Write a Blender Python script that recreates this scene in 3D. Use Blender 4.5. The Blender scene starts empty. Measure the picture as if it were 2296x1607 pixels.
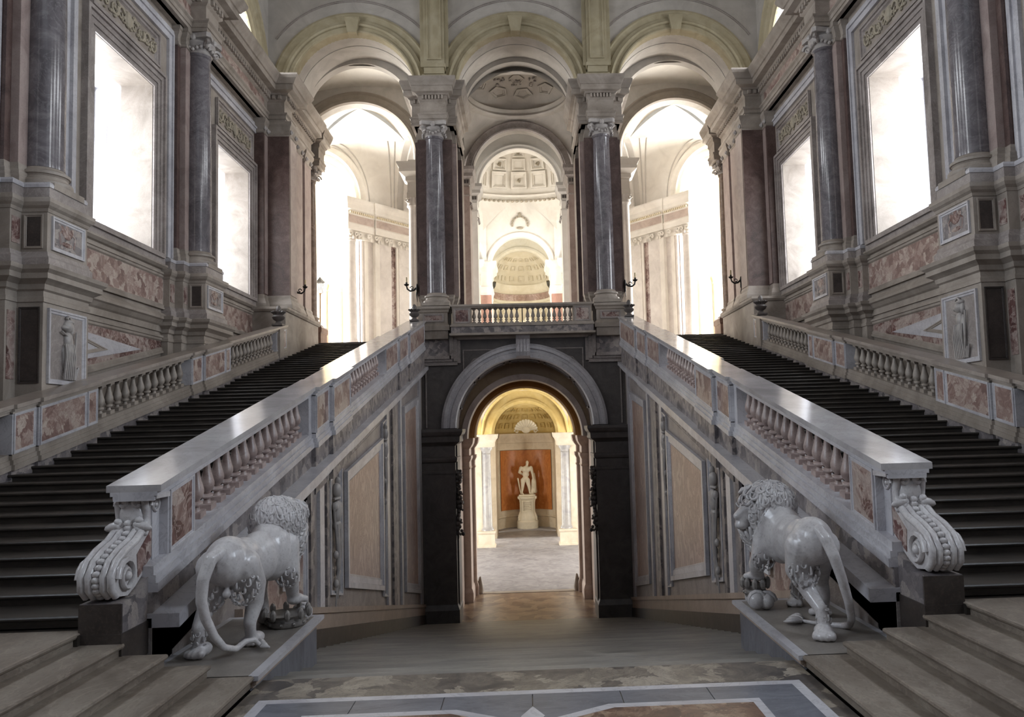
import bpy, bmesh, math, random
from math import sin, cos, pi, sqrt, atan2, radians as R_
from mathutils import Vector, Matrix, noise
random.seed(7)
C = bpy.context.scene.collection
SC = bpy.context.scene

# ------------------------------------------------------------------ camera, world, light, exposure
ZE = 3.125
def set_camera():
    yaw, pit, rol = .03525, .0698, -.0270
    fw = Vector((sin(yaw)*cos(pit), cos(yaw)*cos(pit), sin(pit)))
    rt = Vector((cos(yaw), -sin(yaw), 0)); up = rt.cross(fw)
    r2 = rt*cos(rol) + up*sin(rol); u2 = up*cos(rol) - rt*sin(rol)
    cd = bpy.data.cameras.new('camera'); co = bpy.data.objects.new('camera', cd); C.objects.link(co)
    m = Matrix((r2, u2, -fw)).transposed().to_4x4(); m.translation = (-.0135, 0, ZE)
    co.matrix_world = m
    cd.sensor_fit = 'HORIZONTAL'; cd.sensor_width = 36; cd.lens = 1751/2296*36
    cd.shift_x = -87/2296; cd.shift_y = 29/2296; cd.clip_start = .1; cd.clip_end = 400
    SC.camera = co
set_camera()
SC.view_settings.view_transform = 'Standard'; SC.view_settings.look = 'None'
SC.view_settings.gamma = 1; SC.view_settings.use_curve_mapping = False
SC.view_settings.exposure = 0.12
w = bpy.data.worlds.new('sky'); SC.world = w; w.use_nodes = True
bg = w.node_tree.nodes['Background']; bg.inputs[0].default_value = (.86, .93, 1, 1); bg.inputs[1].default_value = 1.0
SC.cycles.max_bounces = 7; SC.cycles.diffuse_bounces = 5; SC.cycles.glossy_bounces = 3
SC.cycles.caustics_reflective = False; SC.cycles.caustics_refractive = False
SC.cycles.sample_clamp_indirect = 6
def area(name, loc, target, sx, sy, power, col=(1, 1, 1)):
    l = bpy.data.lights.new(name, 'AREA'); l.shape = 'RECTANGLE'; l.size = sx; l.size_y = sy; l.energy = power; l.color = col
    o = bpy.data.objects.new(name, l); C.objects.link(o); o.location = loc
    o.rotation_euler = (Vector(target)-Vector(loc)).to_track_quat('-Z', 'Y').to_euler()
    return o
DAY = (.93, .96, 1.0)
WIN_Y = (6.1, 15.5, 24.9, 34.3)                                   # window bays of the stair hall
WIN_P = (2000, 560, 700, 650)
for s in (-1, 1):
    for k, y in enumerate(WIN_Y):
        area('window_daylight', (s*14.7, y, 12.3), (0, y, 12.2), 4.16, 5.8, WIN_P[k]*(1 if s < 0 else 1.1), DAY if k > 1 else (.78, .88, 1))
        area('lunette_daylight', (s*14.3, y, 22.0), (s*4, y, 15.5), 4.9, 2.8, 650 if k else 900, DAY)
    area('upper_vestibule_daylight', (s*18.5, 51.5, 13.0), (s*8, 50.5, 12.5), 9, 9, 9000, (1, .97, .92))
    area('rotunda_daylight', (s*11.0, 60.0, 14.0), (0, 58, 14.5), 6, 11, 1500, (1, .97, .92))
    area('apse_daylight', (s*8.5, 72.5, 14.5), (0, 76, 15), 4, 8, 600, (1, .95, .88))
    area('lower_vestibule_daylight', (s*12, 53, -2.4), (0, 55, -3.4), 8, 6, 2600, (1, .95, .88))
    area('niche_daylight', (s*8.5, 67, -2.2), (0, 72, -3), 4, 5.5, 1500, (1, .94, .82))
area('landing_window_daylight', (0, -9.4, 12), (0, 12, 3), 8, 9, 500, (.62, .78, 1.0))

# ------------------------------------------------------------------ dimensions (metres, platform floor = 0)
S = .15/.685; Y0 = 10.229
def N(y): return .90 + S*(y-Y0)                                   # nosing line of the two side flights
LAND, UP, LOW = .75, 7.95, -6.15
XW, YC = 12.6, 10.3                                               # window wall, top edge of the middle flight
CORN = 20.3

# ------------------------------------------------------------------ materials
def nd(nt, t, **k):
    n = nt.nodes.new(t)
    for a, b in k.items():
        if a in n.inputs.keys(): n.inputs[a].default_value = b
        else: setattr(n, a, b)
    return n
def stone(name, cols, scale=1.2, rough=.4, detail=6, warp=1.2, speck=0, speck_col=(.05, .05, .05), vein=0, vein_col=(.8, .78, .75), vein_scale=1.5, bump=.08, spec=.5, stretch=(1, 1, 1), cells=0, dirt=.22):
    m = bpy.data.materials.new(name); m.use_nodes = True; nt = m.node_tree; L = nt.links.new
    b = nt.nodes['Principled BSDF']
    g = nd(nt, 'ShaderNodeNewGeometry'); mp = nd(nt, 'ShaderNodeMapping'); mp.inputs['Scale'].default_value = stretch
    L(g.outputs['Position'], mp.inputs['Vector'])
    n1 = nd(nt, 'ShaderNodeTexNoise', Scale=scale, Detail=detail, Roughness=.62, Distortion=warp); L(mp.outputs[0], n1.inputs['Vector'])
    cr = nd(nt, 'ShaderNodeValToRGB'); e = cr.color_ramp.elements
    k = len(cols)
    for i, c in enumerate(cols):
        p = .28 + .44*i/(max(1, k-1))
        if i < 2: el = e[i]; el.position = p
        else: el = e.new(p)
        el.color = (*c, 1)
    src = n1.outputs['Fac']
    if cells:
        vo = nd(nt, 'ShaderNodeTexVoronoi', Scale=cells, Randomness=1.0); vo.feature = 'F1'
        ad = nd(nt, 'ShaderNodeMixRGB', blend_type='ADD'); ad.inputs[0].default_value = .35
        L(mp.outputs[0], ad.inputs[1]); L(n1.outputs['Color'], ad.inputs[2]); L(ad.outputs[0], vo.inputs['Vector'])
        sp = nd(nt, 'ShaderNodeSeparateColor'); L(vo.outputs['Color'], sp.inputs[0])
        mx = nd(nt, 'ShaderNodeMath', operation='MULTIPLY_ADD'); L(sp.outputs[0], mx.inputs[0]); mx.inputs[1].default_value = .42; 
        hb = nd(nt, 'ShaderNodeMath', operation='MULTIPLY'); L(n1.outputs['Fac'], hb.inputs[0]); hb.inputs[1].default_value = .6; L(hb.outputs[0], mx.inputs[2])
        src = mx.outputs[0]
    L(src, cr.inputs[0]); col = cr.outputs[0]
    if vein:
        n2 = nd(nt, 'ShaderNodeTexNoise', Scale=vein_scale, Detail=5, Roughness=.6, Distortion=2.5); L(mp.outputs[0], n2.inputs['Vector'])
        s1 = nd(nt, 'ShaderNodeMath', operation='SUBTRACT'); L(n2.outputs['Fac'], s1.inputs[0]); s1.inputs[1].default_value = .5
        s2 = nd(nt, 'ShaderNodeMath', operation='ABSOLUTE'); L(s1.outputs[0], s2.inputs[0])
        mr = nd(nt, 'ShaderNodeMapRange'); L(s2.outputs[0], mr.inputs[0]); mr.inputs[1].default_value = 0; mr.inputs[2].default_value = .03; mr.inputs[3].default_value = vein; mr.inputs[4].default_value = 0
        mi = nd(nt, 'ShaderNodeMixRGB'); L(mr.outputs[0], mi.inputs[0]); L(col, mi.inputs[1]); mi.inputs[2].default_value = (*vein_col, 1); col = mi.outputs[0]
    if speck:
        n3 = nd(nt, 'ShaderNodeTexNoise', Scale=26, Detail=2, Roughness=.7); L(mp.outputs[0], n3.inputs['Vector'])
        mr = nd(nt, 'ShaderNodeMapRange'); L(n3.outputs['Fac'], mr.inputs[0]); mr.inputs[1].default_value = .52; mr.inputs[2].default_value = .68; mr.inputs[3].default_value = 0; mr.inputs[4].default_value = speck
        mi = nd(nt, 'ShaderNodeMixRGB'); L(mr.outputs[0], mi.inputs[0]); L(col, mi.inputs[1]); mi.inputs[2].default_value = (*speck_col, 1); col = mi.outputs[0]
    if dirt:                                                      # broad uneven toning of the old stone
        n4 = nd(nt, 'ShaderNodeTexNoise', Scale=.45, Detail=4, Roughness=.6); L(g.outputs['Position'], n4.inputs['Vector'])
        mr = nd(nt, 'ShaderNodeMapRange'); L(n4.outputs['Fac'], mr.inputs[0]); mr.inputs[1].default_value = .3; mr.inputs[2].default_value = .7; mr.inputs[3].default_value = 1-dirt; mr.inputs[4].default_value = 1
        mi = nd(nt, 'ShaderNodeMixRGB', blend_type='MULTIPLY'); mi.inputs[0].default_value = 1; L(col, mi.inputs[1]); L(mr.outputs[0], mi.inputs[2]); col = mi.outputs[0]
    L(col, b.inputs['Base Color'])
    b.inputs['Roughness'].default_value = rough; b.inputs['Specular IOR Level'].default_value = spec
    if bump:
        bp = nd(nt, 'ShaderNodeBump', Strength=bump, Distance=.02); L(n1.outputs['Fac'], bp.inputs['Height']); L(bp.outputs[0], b.inputs['Normal'])
    return m
def h(s):                                                         # sRGB hex to linear
    v = [int(s[i:i+2], 16)/255 for i in (0, 2, 4)]
    return tuple(x/12.92 if x <= .04045 else ((x+.055)/1.055)**2.4 for x in v)
M = dict(
    grey=stone('grey_marble', [h('7c7470'), h('988f8b'), h('aea6a2')], .9, .42, vein=.35, vein_col=h('c8beb8'), speck=.15),
    warm=stone('warm_limestone', [h('83796f'), h('9d9389'), h('b0a69c')], .8, .5, speck=.2, speck_col=h('6f625a')),
    pale=stone('pale_marble', [h('adaab0'), h('c2c0c4'), h('d2d0d3')], .9, .3, vein=.4, vein_col=h('8f8c90')),
    coping=stone('polished_coping_marble', [h('a09b9c'), h('b9b5b5'), h('c9c6c5')], .8, .13, vein=.25, vein_col=h('8a888c'), bump=.02),
    mottled=stone('mottled_grey_marble', [h('605b5c'), h('878080'), h('aca29b')], 2.2, .45, speck=.4, speck_col=h('4a4450'), cells=5),
    red=stone('dark_red_marble', [h('40312e'), h('584541'), h('6f5d57')], 1.6, .35, speck=.3, speck_col=h('86756c')),
    redbrown=stone('red_breccia', [h('533b38'), h('72544f'), h('98837c'), h('b0a29a'), h('6c4945')], 1.8, .32, warp=2, cells=2.5, vein=.5, vein_col=h('d5c4ba')),
    rose=stone('rose_breccia', [h('7a625c'), h('998077'), h('b5a298'), h('c4b6aa')], 2.2, .35, warp=2.4, cells=4, vein=.6, vein_col=h('7a5652'), vein_scale=2.2),
    tan=stone('tan_veined_marble', [h('8c6f60'), h('b39686'), h('c9b3a4')], 1.6, .35, warp=2.5, vein=.7, vein_col=h('7c5547'), vein_scale=1.6, stretch=(1, 1, .6)),
    shaft=stone('blue_grey_column_marble', [h('555155'), h('6b666a'), h('827d80')], 1.2, .16, warp=2, vein=.3, vein_col=h('9a979a'), bump=.01),
    shaft_red=stone('brown_column_marble', [h('5a4a42'), h('77655a'), h('8d7a6e')], 1.5, .25, warp=2, bump=.01),
    bluegrey=stone('blue_grey_slab', [h('55565e'), h('6b6d76'), h('7c7e86')], 1.0, .3, warp=2.2, vein=.35, vein_col=h('8f9097'), stretch=(1, 3, 1)),
    dark=stone('dark_socle_marble', [h('2d2826'), h('3d3633'), h('4c4541')], 2, .4, speck=.3, speck_col=h('65594f')),
    stair=stone('shelly_stair_stone', [h('2b2724'), h('3a3530'), h('4a443e')], 2.4, .36, speck=.45, speck_col=h('2c2825'), stretch=(.5, 1, 1)),
    plaster=stone('grey_white_plaster', [h('aea8a2'), h('bab5ae'), h('c4bfb9')], .8, .85, bump=.02, spec=.1, dirt=.15),
    stucco=stone('cream_stucco', [h('9f957b'), h('aea48a'), h('b9b098')], .8, .8, bump=.02, spec=.1, dirt=.18),
    white=stone('white_stucco', [h('d5d0c7'), h('dfdad1'), h('e6e2da')], .8, .8, bump=.02, spec=.1, dirt=.1),
    ochre=stone('ochre_stucco', [h('c4a96a'), h('d0b87c'), h('d9c48e')], .8, .8, bump=.02, spec=.1, dirt=.15),
    statue=stone('aged_statue_marble', [h('b3adae'), h('cac6c6'), h('d9d6d5')], 2.2, .28, speck=.25, speck_col=h('6f6a66'), bump=.03),
    statue_warm=stone('ivory_statue_marble', [h('d6cdb8'), h('e2dac8')], 2, .5, bump=.02),
    orange=stone('orange_marble', [h('a5612f'), h('b9743c'), h('c98a50')], 2.0, .35, warp=2, stretch=(1, 1, .6)),
    mosaic=stone('breccia_paving', [h('4c4745'), h('6d655e'), h('8f8578'), h('a89e90')], 2.0, .35, warp=2.2, cells=3.2, vein=.5, vein_col=h('4a4442'), vein_scale=2.5),
    brown=stone('brown_inlay_marble', [h('5a4238'), h('7b5c4b'), h('a8907b')], 2.2, .3, warp=2.5, cells=5, vein=.6, vein_col=h('3c2b26'), vein_scale=3),
    paving=stone('grey_paving', [h('7d7b80'), h('97959a'), h('aaa8ac')], 1.4, .55, speck=.3, speck_col=h('6f6c70')),
    warm_tile=stone('warm_paving', [h('776459'), h('94806f'), h('b09d88')], 1.5, .3, cells=1.6),
    iron=stone('black_iron', [h('161412'), h('221f1c')], 3, .5, bump=.1),
    gilt=stone('old_brass', [h('6a4c22'), h('8a672f')], 3, .4),
    paper=stone('notice_board_white', [h('d8d6d6'), h('e2e0e0')], 1, .6, bump=0, dirt=0),
    ink=stone('notice_ink', [h('3a3a48'), h('44444f')], 1, .6, bump=0, dirt=0),
    candle=stone('ivory_candle', [h('cdb98a'), h('d8c79d')], 2, .5),
    relief=stone('carved_relief_marble', [h('989290'), h('aea8a4'), h('beb8b3')], 2, .4, bump=.05),
)
m = bpy.data.materials.new('window_glass'); m.use_nodes = True
M['glass'] = m
_b = m.node_tree.nodes['Principled BSDF']; _b.inputs['Transmission Weight'].default_value = 1; _b.inputs['Roughness'].default_value = 0; _b.inputs['IOR'].default_value = 1.0; _b.inputs['Specular IOR Level'].default_value = .3

# ------------------------------------------------------------------ mesh helpers
WLOC = {}
class MB:
    def __init__(s): s.v = []; s.f = []
    def add(s, vs, fs):
        o = len(s.v); s.v += [tuple(p) for p in vs]; s.f += [tuple(i+o for i in f) for f in fs]; return s
    def box(s, x0, x1, y0, y1, z0, z1):
        return s.add([(x0, y0, z0), (x1, y0, z0), (x1, y1, z0), (x0, y1, z0), (x0, y0, z1), (x1, y0, z1), (x1, y1, z1), (x0, y1, z1)],
                     [(0, 3, 2, 1), (4, 5, 6, 7), (0, 1, 5, 4), (1, 2, 6, 5), (2, 3, 7, 6), (3, 0, 4, 7)])
    def prism(s, poly, ax, a, b):
        """extrude a 2-D polygon along axis ax ('x': (y,z), 'y': (x,z), 'z': (x,y)) from a to b"""
        def p(u, v, t): return (t, u, v) if ax == 'x' else (u, t, v) if ax == 'y' else (u, v, t)
        n = len(poly)
        return s.add([p(u, v, a) for u, v in poly]+[p(u, v, b) for u, v in poly],
                     [tuple(range(n))[::-1], tuple(range(n, 2*n))]+[(i, (i+1) % n, n+(i+1) % n, n+i) for i in range(n)])
    def mould(s, path, prof, closed=False, cap=True):
        """sweep a profile [(out, z)] along a plan path with mitred corners; out is to the right of travel"""
        n = len(path); P = [Vector(p) for p in path]; rows = []; e_ = .004 if sum(o for o, z in prof) >= 0 else -.004; prof = [(e_ if o == 0 else o, z) for o, z in prof]   # keep clear of the block behind
        for i in range(n):
            a = P[(i-1) % n] if (closed or i > 0) else None; b = P[(i+1) % n] if (closed or i < n-1) else None
            d1 = (P[i]-a).normalized() if a is not None else None; d2 = (b-P[i]).normalized() if b is not None else None
            n1 = Vector((d1.y, -d1.x)) if d1 else None; n2 = Vector((d2.y, -d2.x)) if d2 else None
            if n1 is None: nn = n2
            elif n2 is None: nn = n1
            else:
                nn = n1+n2; q = nn.dot(n1); nn = nn/q if abs(q) > 1e-6 else n1
            rows.append([(P[i].x+nn.x*o, P[i].y+nn.y*o, z) for o, z in prof])
        k = len(prof); fs = []
        m = n if closed else n-1
        for i in range(m):
            j = (i+1) % n
            for q in range(k-1): fs.append((i*k+q, j*k+q, j*k+q+1, i*k+q+1))
        if cap and not closed: fs += [tuple(range(k)), tuple(range((n-1)*k, n*k))[::-1]]
        if cap and closed: fs += [tuple(i*k for i in range(n)), tuple(i*k+k-1 for i in range(n))[::-1]]
        return s.add([p for r in rows for p in r], fs)
    def lathe(s, prof, cx=0, cy=0, n=24, a0=0, a1=2*pi, caps=True):
        full = abs(a1-a0-2*pi) < 1e-6; m = n if full else n+1; k = len(prof); vs = []
        for i in range(m):
            a = a0+(a1-a0)*i/n
            vs += [(cx+r*cos(a), cy+r*sin(a), z) for r, z in prof]
        fs = [(i*k+q, ((i+1) % m)*k+q, ((i+1) % m)*k+q+1, i*k+q+1) for i in range(n) for q in range(k-1)]
        if full and caps: fs += [tuple(i*k for i in range(m))[::-1], tuple(i*k+k-1 for i in range(m))]
        return s.add(vs, fs)
    def ring(s, cx, zc, prof, n=40, a0=0, a1=pi, closed=True):
        """sweep a profile [(radius, y)] round an arch in the xz plane"""
        k = len(prof); vs = []
        for i in range(n+1):
            a = a0+(a1-a0)*i/n
            vs += [(cx+r*cos(a), y, zc+r*sin(a)) for r, y in prof]
        K = k if closed else k-1
        fs = [(i*k+q, i*k+(q+1) % k, (i+1)*k+(q+1) % k, (i+1)*k+q) for i in range(n) for q in range(K)]
        if closed: fs += [tuple(range(k)), tuple(range(n*k, n*k+k))[::-1]]
        return s.add(vs, fs)
    def archwall(s, x0, x1, z0, z1, cx, r, zs, y0, y1, n=40, zb=None):
        """wall slab between y0 and y1 pierced by a round-headed opening"""
        zb = z0 if zb is None else zb
        if x0 < cx-r-1e-4: s.box(x0, cx-r, y0, y1, z0, z1)
        if x1 > cx+r+1e-4: s.box(cx+r, x1, y0, y1, z0, z1)
        if zb > z0: s.box(cx-r, cx+r, y0, y1, z0, zb)
        pts = [(cx-r*cos(pi*i/n), zs+r*sin(pi*i/n)) for i in range(n+1)]
        for (xa, za), (xb, zb_) in zip(pts, pts[1:]):
            s.add([(xa, y0, za), (xb, y0, zb_), (xb, y0, z1), (xa, y0, z1), (xa, y1, za), (xb, y1, zb_), (xb, y1, z1), (xa, y1, z1)],
                  [(0, 1, 2, 3), (5, 4, 7, 6), (4, 5, 1, 0), (3, 2, 6, 7)])
        return s
    def tube(s, pts, rad, n=8, caps=True):
        P = [Vector(p) for p in pts]; k = len(P)
        rad = rad if hasattr(rad, '__len__') else [rad]*k
        vs = []; up = None
        for i in range(k):
            t = (P[min(i+1, k-1)]-P[max(i-1, 0)]).normalized()
            if up is None: up = t.orthogonal().normalized()
            up = (up-t*up.dot(t)); up = up.normalized() if up.length > 1e-6 else t.orthogonal().normalized()
            b = t.cross(up)
            vs += [P[i]+(up*cos(2*pi*j/n)+b*sin(2*pi*j/n))*rad[i] for j in range(n)]
        fs = [(i*n+j, i*n+(j+1) % n, (i+1)*n+(j+1) % n, (i+1)*n+j) for i in range(k-1) for j in range(n)]
        if caps: fs += [tuple(range(n))[::-1], tuple(range((k-1)*n, k*n))]
        return s.add(vs, fs)
    def ball(s, c, r, n=8, m=6, rot=None):
        r = r if hasattr(r, '__len__') else (r, r, r)
        vs = []; c = Vector(c)
        for i in range(m+1):
            t = pi*i/m
            for j in range(n):
                p = Vector((r[0]*sin(t)*cos(2*pi*j/n), r[1]*sin(t)*sin(2*pi*j/n), r[2]*cos(t)))
                if rot is not None: p = rot @ p
                vs.append(c+p)
        fs = [(i*n+j, (i+1)*n+j, (i+1)*n+(j+1) % n, i*n+(j+1) % n) for i in range(m) for j in range(n)]
        return s.add(vs, fs)
    def frame(s, poly, w, ax, a, b, steps=1):
        """moulded border inside a 2-D polygon, from plane a (back) to b (face)"""
        def inset(pl, d):
            n = len(pl); out = []; area = sum(pl[i][0]*pl[(i+1) % n][1]-pl[(i+1) % n][0]*pl[i][1] for i in range(n)); sg = 1 if area > 0 else -1
            for i in range(n):
                p0, p1, p2 = (Vector(pl[(i-1) % n]), Vector(pl[i]), Vector(pl[(i+1) % n]))
                d1 = (p1-p0).normalized(); d2 = (p2-p1).normalized(); n1 = Vector((-d1.y, d1.x))*sg; n2 = Vector((-d2.y, d2.x))*sg
                nn = n1+n2; nn = nn/nn.dot(n1); out.append(tuple(p1+nn*d))
            return out
        def p(u, v, t): return (t, u, v) if ax == 'x' else (u, t, v) if ax == 'y' else (u, v, t)
        lv = [(0, a), (0, b), (w*.35, b), (w*.42, a+(b-a)*.55), (w*.78, a+(b-a)*.55), (w*.9, a+(b-a)*.2), (w, a)]
        n = len(poly); vs = []
        for d, t in lv: vs += [p(u, v, t) for u, v in inset(poly, d)]
        fs = [(q*n+i, q*n+(i+1) % n, (q+1)*n+(i+1) % n, (q+1)*n+i) for q in range(len(lv)-1) for i in range(n)]
        return s.add(vs, fs)
    def mesh(s, name, mat, xf=None, smooth=False, recalc=True):
        vs = [xf(*p) for p in s.v] if xf else s.v
        me = bpy.data.meshes.new(name); me.from_pydata(vs, [], s.f); me.validate()
        if recalc:
            bm = bmesh.new(); bm.from_mesh(me); bmesh.ops.remove_doubles(bm, verts=bm.verts, dist=1e-5); bmesh.ops.recalc_face_normals(bm, faces=bm.faces); bm.to_mesh(me); bm.free()
        if mat: me.materials.append(M[mat])
        if smooth: shade(me, smooth if smooth is not True else 40)
        return me
    def build(s, name, mat, parent=None, xf=None, smooth=False, label=None, kind=None, recalc=True):
        return place(name, s.mesh(name, mat, xf, smooth, recalc), parent, label=label, kind=kind)
def shade(me, ang=40):
    me.polygons.foreach_set('use_smooth', [True]*len(me.polygons))
    try: me.set_sharp_from_angle(angle=R_(ang))
    except Exception: pass
def place(name, me, parent=None, loc=(0, 0, 0), label=None, kind=None):
    o = bpy.data.objects.new(name, me); C.objects.link(o); o.location = loc; WLOC[o.name] = Vector(loc)
    if parent:
        o.parent = parent; o.matrix_parent_inverse = Matrix.Translation(-WLOC[parent.name])
    if label: o['label'] = label
    if kind: o['kind'] = kind
    return o
def thing(name, label, cat, loc=(0, 0, 0), group=None, kind=None):
    o = bpy.data.objects.new(name, None); C.objects.link(o); o.location = loc; o.empty_display_size = .2; WLOC[o.name] = Vector(loc)
    o['label'] = label; o['category'] = cat
    if group: o['group'] = group
    if kind: o['kind'] = kind
    return o
def tag(o, label, cat, group=None):
    o['label'] = label; o['category'] = cat
    if group: o['group'] = group
    return o
def setting(name, label=None):
    o = bpy.data.objects.new(name, None); C.objects.link(o); WLOC[o.name] = Vector((0, 0, 0)); o['kind'] = 'structure'
    o['label'] = label or name.replace('_', ' '); return o
def mir(s): return lambda x, y, z: (s*x, y, z)
def rake(s, yb=0.): return lambda x, y, z: (s*x, y, z+S*(y-yb))   # shear along the side flights
def sw(s): return lambda x, y, z: (s*y, x, z)                     # turn an xz arch into the yz plane (x is along y)
SIDE = {-1: 'left', 1: 'right'}
M.update(
    stairlow=stone('worn_step_stone', [h('685d53'), h('7f7469'), h('948a7e')], 1.6, .42, speck=.4, speck_col=h('5b5048'), vein=.2, vein_col=h('c0b3a2'), stretch=(1, .5, 1)),
    bluestair=stone('grey_stair_stone', [h('6c6a68'), h('86837e'), h('9c9890')], 1.4, .34, speck=.25, speck_col=h('5b5856'), stretch=(.3, 1, 1)),
    pilaster=stone('greyish_rose_pilaster', [h('8d7b76'), h('a4928c'), h('b3a39c')], 1.2, .38, speck=.2),
    bluered=stone('grey_violet_pilaster', [h('67606a'), h('7d7680'), h('8d8790')], 1.2, .36, speck=.2),
    stuccocarve=stone('carved_stucco', [h('968d7b'), h('ada391')], 2, .7),
    tanpale=stone('tan_base_marble', [h('a08d7f'), h('b5a496')], 1.3, .4, vein=.3, vein_col=h('8a7567')),
    dark_wall=stone('dark_grey_wall_marble', [h('4a4441'), h('585250'), h('67605c')], 1.6, .42, speck=.2, speck_col=h('7c7672')),
    warmrose=stone('rose_grey_marble', [h('b09d92'), h('c4b2a7'), h('d0c0b5')], 1.2, .4, speck=.15),
    warmred=stone('brown_red_marble', [h('7d6256'), h('96796b'), h('a88c7d')], 1.5, .38, speck=.2),
    passage_stone=stone('brown_passage_stone', [h('8c7358'), h('a38a6c')], 1.5, .5),
    ochre_dark=stone('brown_ochre_stucco', [h('a07c4e'), h('b28e5e')], 1.2, .6, bump=.02),
    lightcol=stone('light_grey_column_marble', [h('c9c2bb'), h('d6cfc8'), h('dfd9d2')], 1.2, .35, speck=.2, speck_col=h('9a928b')),
    pinkish=stone('pale_rose_pilaster', [h('b9a398'), h('cbb8ad'), h('d6c6bb')], 1.2, .4),
)
M.update(
    cream=stone('cream_vault_stucco', [h('d8ccb0'), h('e0d6bd'), h('e6ddc8')], 1, .8, bump=.02, spec=.1, dirt=.1),
    creamstone=stone('cream_stone', [h('cdbfa8'), h('d9ccb7'), h('e0d5c2')], 1.2, .5, speck=.1),
    pinkpil=stone('pink_marble_pilaster', [h('a07a6c'), h('b58f80')], 1.5, .4, speck=.2),
    dustwarm=stone('dusty_brown_stone', [h('8d8378'), h('a1978b')], 1, .7, bump=.02),
    bluewarm=stone('grey_vestibule_column', [h('8e8c8e'), h('a5a29f'), h('b3afa9')], 1.3, .35),
    ochrepale=stone('pale_vault_plaster', [h('c2b8a4'), h('cfc6b4')], 1, .8, bump=.02, spec=.1),
)
M.update(
    rosepale=stone('rose_grey_baluster_marble', [h('8b7a76'), h('a8958f'), h('bdaca5')], 2.5, .35, speck=.3, speck_col=h('71595a')),
    warmcoping=stone('warm_coping_marble', [h('8f857d'), h('a59a91'), h('b5aaa1')], .9, .28, vein=.25, vein_col=h('7c726b')),
)
M.update(
    statue_dark=stone('dark_crown_marble', [h('6f6a66'), h('8b8580'), h('9c9690')], 2.2, .35, speck=.3),  # crown stone, darker than the lion's
    creamdark=stone('cut_letters', [h('8d8069'), h('9c8f78')], 2, .6, bump=0),
)

M['slabtop'] = stone('grey_plinth_top', [h('77706a'), h('8b847d'), h('9c958e')], 1.2, .4, speck=.2)

M['vault'] = stone('grey_white_vault_plaster', [h('b9b4ad'), h('c4bfb8'), h('cbc7c1')], .8, .85, bump=.02, spec=.1, dirt=.1)
# ------------------------------------------------------------------ the landing floor with its inlay
fl = setting('floor', 'inlaid marble landing floor before the middle flight')
MB().box(-3.42, 3.42, -9, 9.62, -.4, 0).build('bedding', 'mosaic', fl)
MB().box(-13.7, 13.7, -10.2, 10.28, -.8, -.2).build('light_stop', 'dark', fl)  # unseen blocks added below so sky light cannot leak in through gaps
for s in (-1, 1): MB().box(5.3, 13.7, 10, 43, -7.5, -.1).build('light_stop', 'dark', fl, mir(s))
MB().prism([(10.28, -.2), (38.5, -6.4), (38.5, -7.2), (10.28, -.9)], 'x', -5.4, 5.4).build('light_stop', 'dark', fl)
def slab(poly, mat, z=.012, name='inlay', par=None, z0=-.05): return MB().prism(poly, 'z', z0, z).build(name, mat, par or fl)
yb = 9.5
slab([(-3.42, 9.62), (3.42, 9.62), (3.42, YC), (-3.42, YC)], 'mosaic', .0, 'mosaic_strip', z0=-.4)
# white border lines, blue-grey band, inner brown marble fields
def trap(xa, xb, ya, yb2): return [(-xa, ya), (xa, ya), (xb, yb2), (-xb, yb2)]
def band(pts_out, pts_in, mat, name, z=.012):
    for i in range(len(pts_out)-1): slab([pts_out[i], pts_out[i+1], pts_in[i+1], pts_in[i]], mat, z, name)
out = [(-3.2, -2), (-3.2, 9.5), (3.2, 9.5), (3.2, -2)]; o2 = [(-3.07, -2), (-3.07, 9.37), (3.07, 9.37), (3.07, -2)]
band(out, o2, 'pale', 'white_border')
for k in range(6):                                               # blue-grey slabs of the band
    xa, xb = -3.07+k*6.14/6, -3.07+(k+1)*6.14/6
    ia, ib = max(-2.55, min(2.55, xa)), max(-2.55, min(2.55, xb))
    slab([(xa+.006, 9.37), (xb-.006, 9.37), (ib-.006, 8.95), (ia+.006, 8.95)] if k not in (0, 5) else ([(xa, 9.37), (xb-.006, 9.37), (ib-.006, 8.95), (-2.55, 8.95)] if k == 0 else [(xa+.006, 9.37), (xb, 9.37), (2.55, 8.95), (ia+.006, 8.95)]), 'bluegrey', .012, 'band_slab')
for s in (-1, 1):
    for k in range(5):
        ya, y2 = 9.37-k*1.5, 9.37-(k+1)*1.5
        slab([(s*3.07, ya if k else 9.37), (s*3.07, y2+.008), (s*2.55, y2+.008), (s*2.55, ya if k else 8.95)], 'bluegrey', .012, 'band_slab')
band([(-2.55, -2), (-2.55, 8.95), (-.85, 8.95), (-.15, 8.55)], [(-2.45, -2), (-2.45, 8.83), (-.9, 8.83), (-.3, 8.5)], 'pale', 'white_border')
band([(.15, 8.55), (.85, 8.95), (2.55, 8.95), (2.55, -2)], [(.3, 8.5), (.9, 8.83), (2.45, 8.83), (2.45, -2)], 'pale', 'white_border')
slab([(-2.45, 8.83), (-2.45, 4), (-.2, 4), (-.3, 8.5), (-.9, 8.83)], 'brown', .012, 'brown_field')
slab([(2.45, 8.83), (2.45, 4), (.2, 4), (.3, 8.5), (.9, 8.83)], 'brown', .012, 'brown_field')
slab([(-.85, 8.95), (-.15, 8.55), (.15, 8.55), (.85, 8.95)], 'bluegrey', .012, 'band_slab')
slab([(-.13, 8.66), (0, 8.95), (.13, 8.66), (0, 8.4)], 'pale', .016, 'white_diamond')

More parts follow.
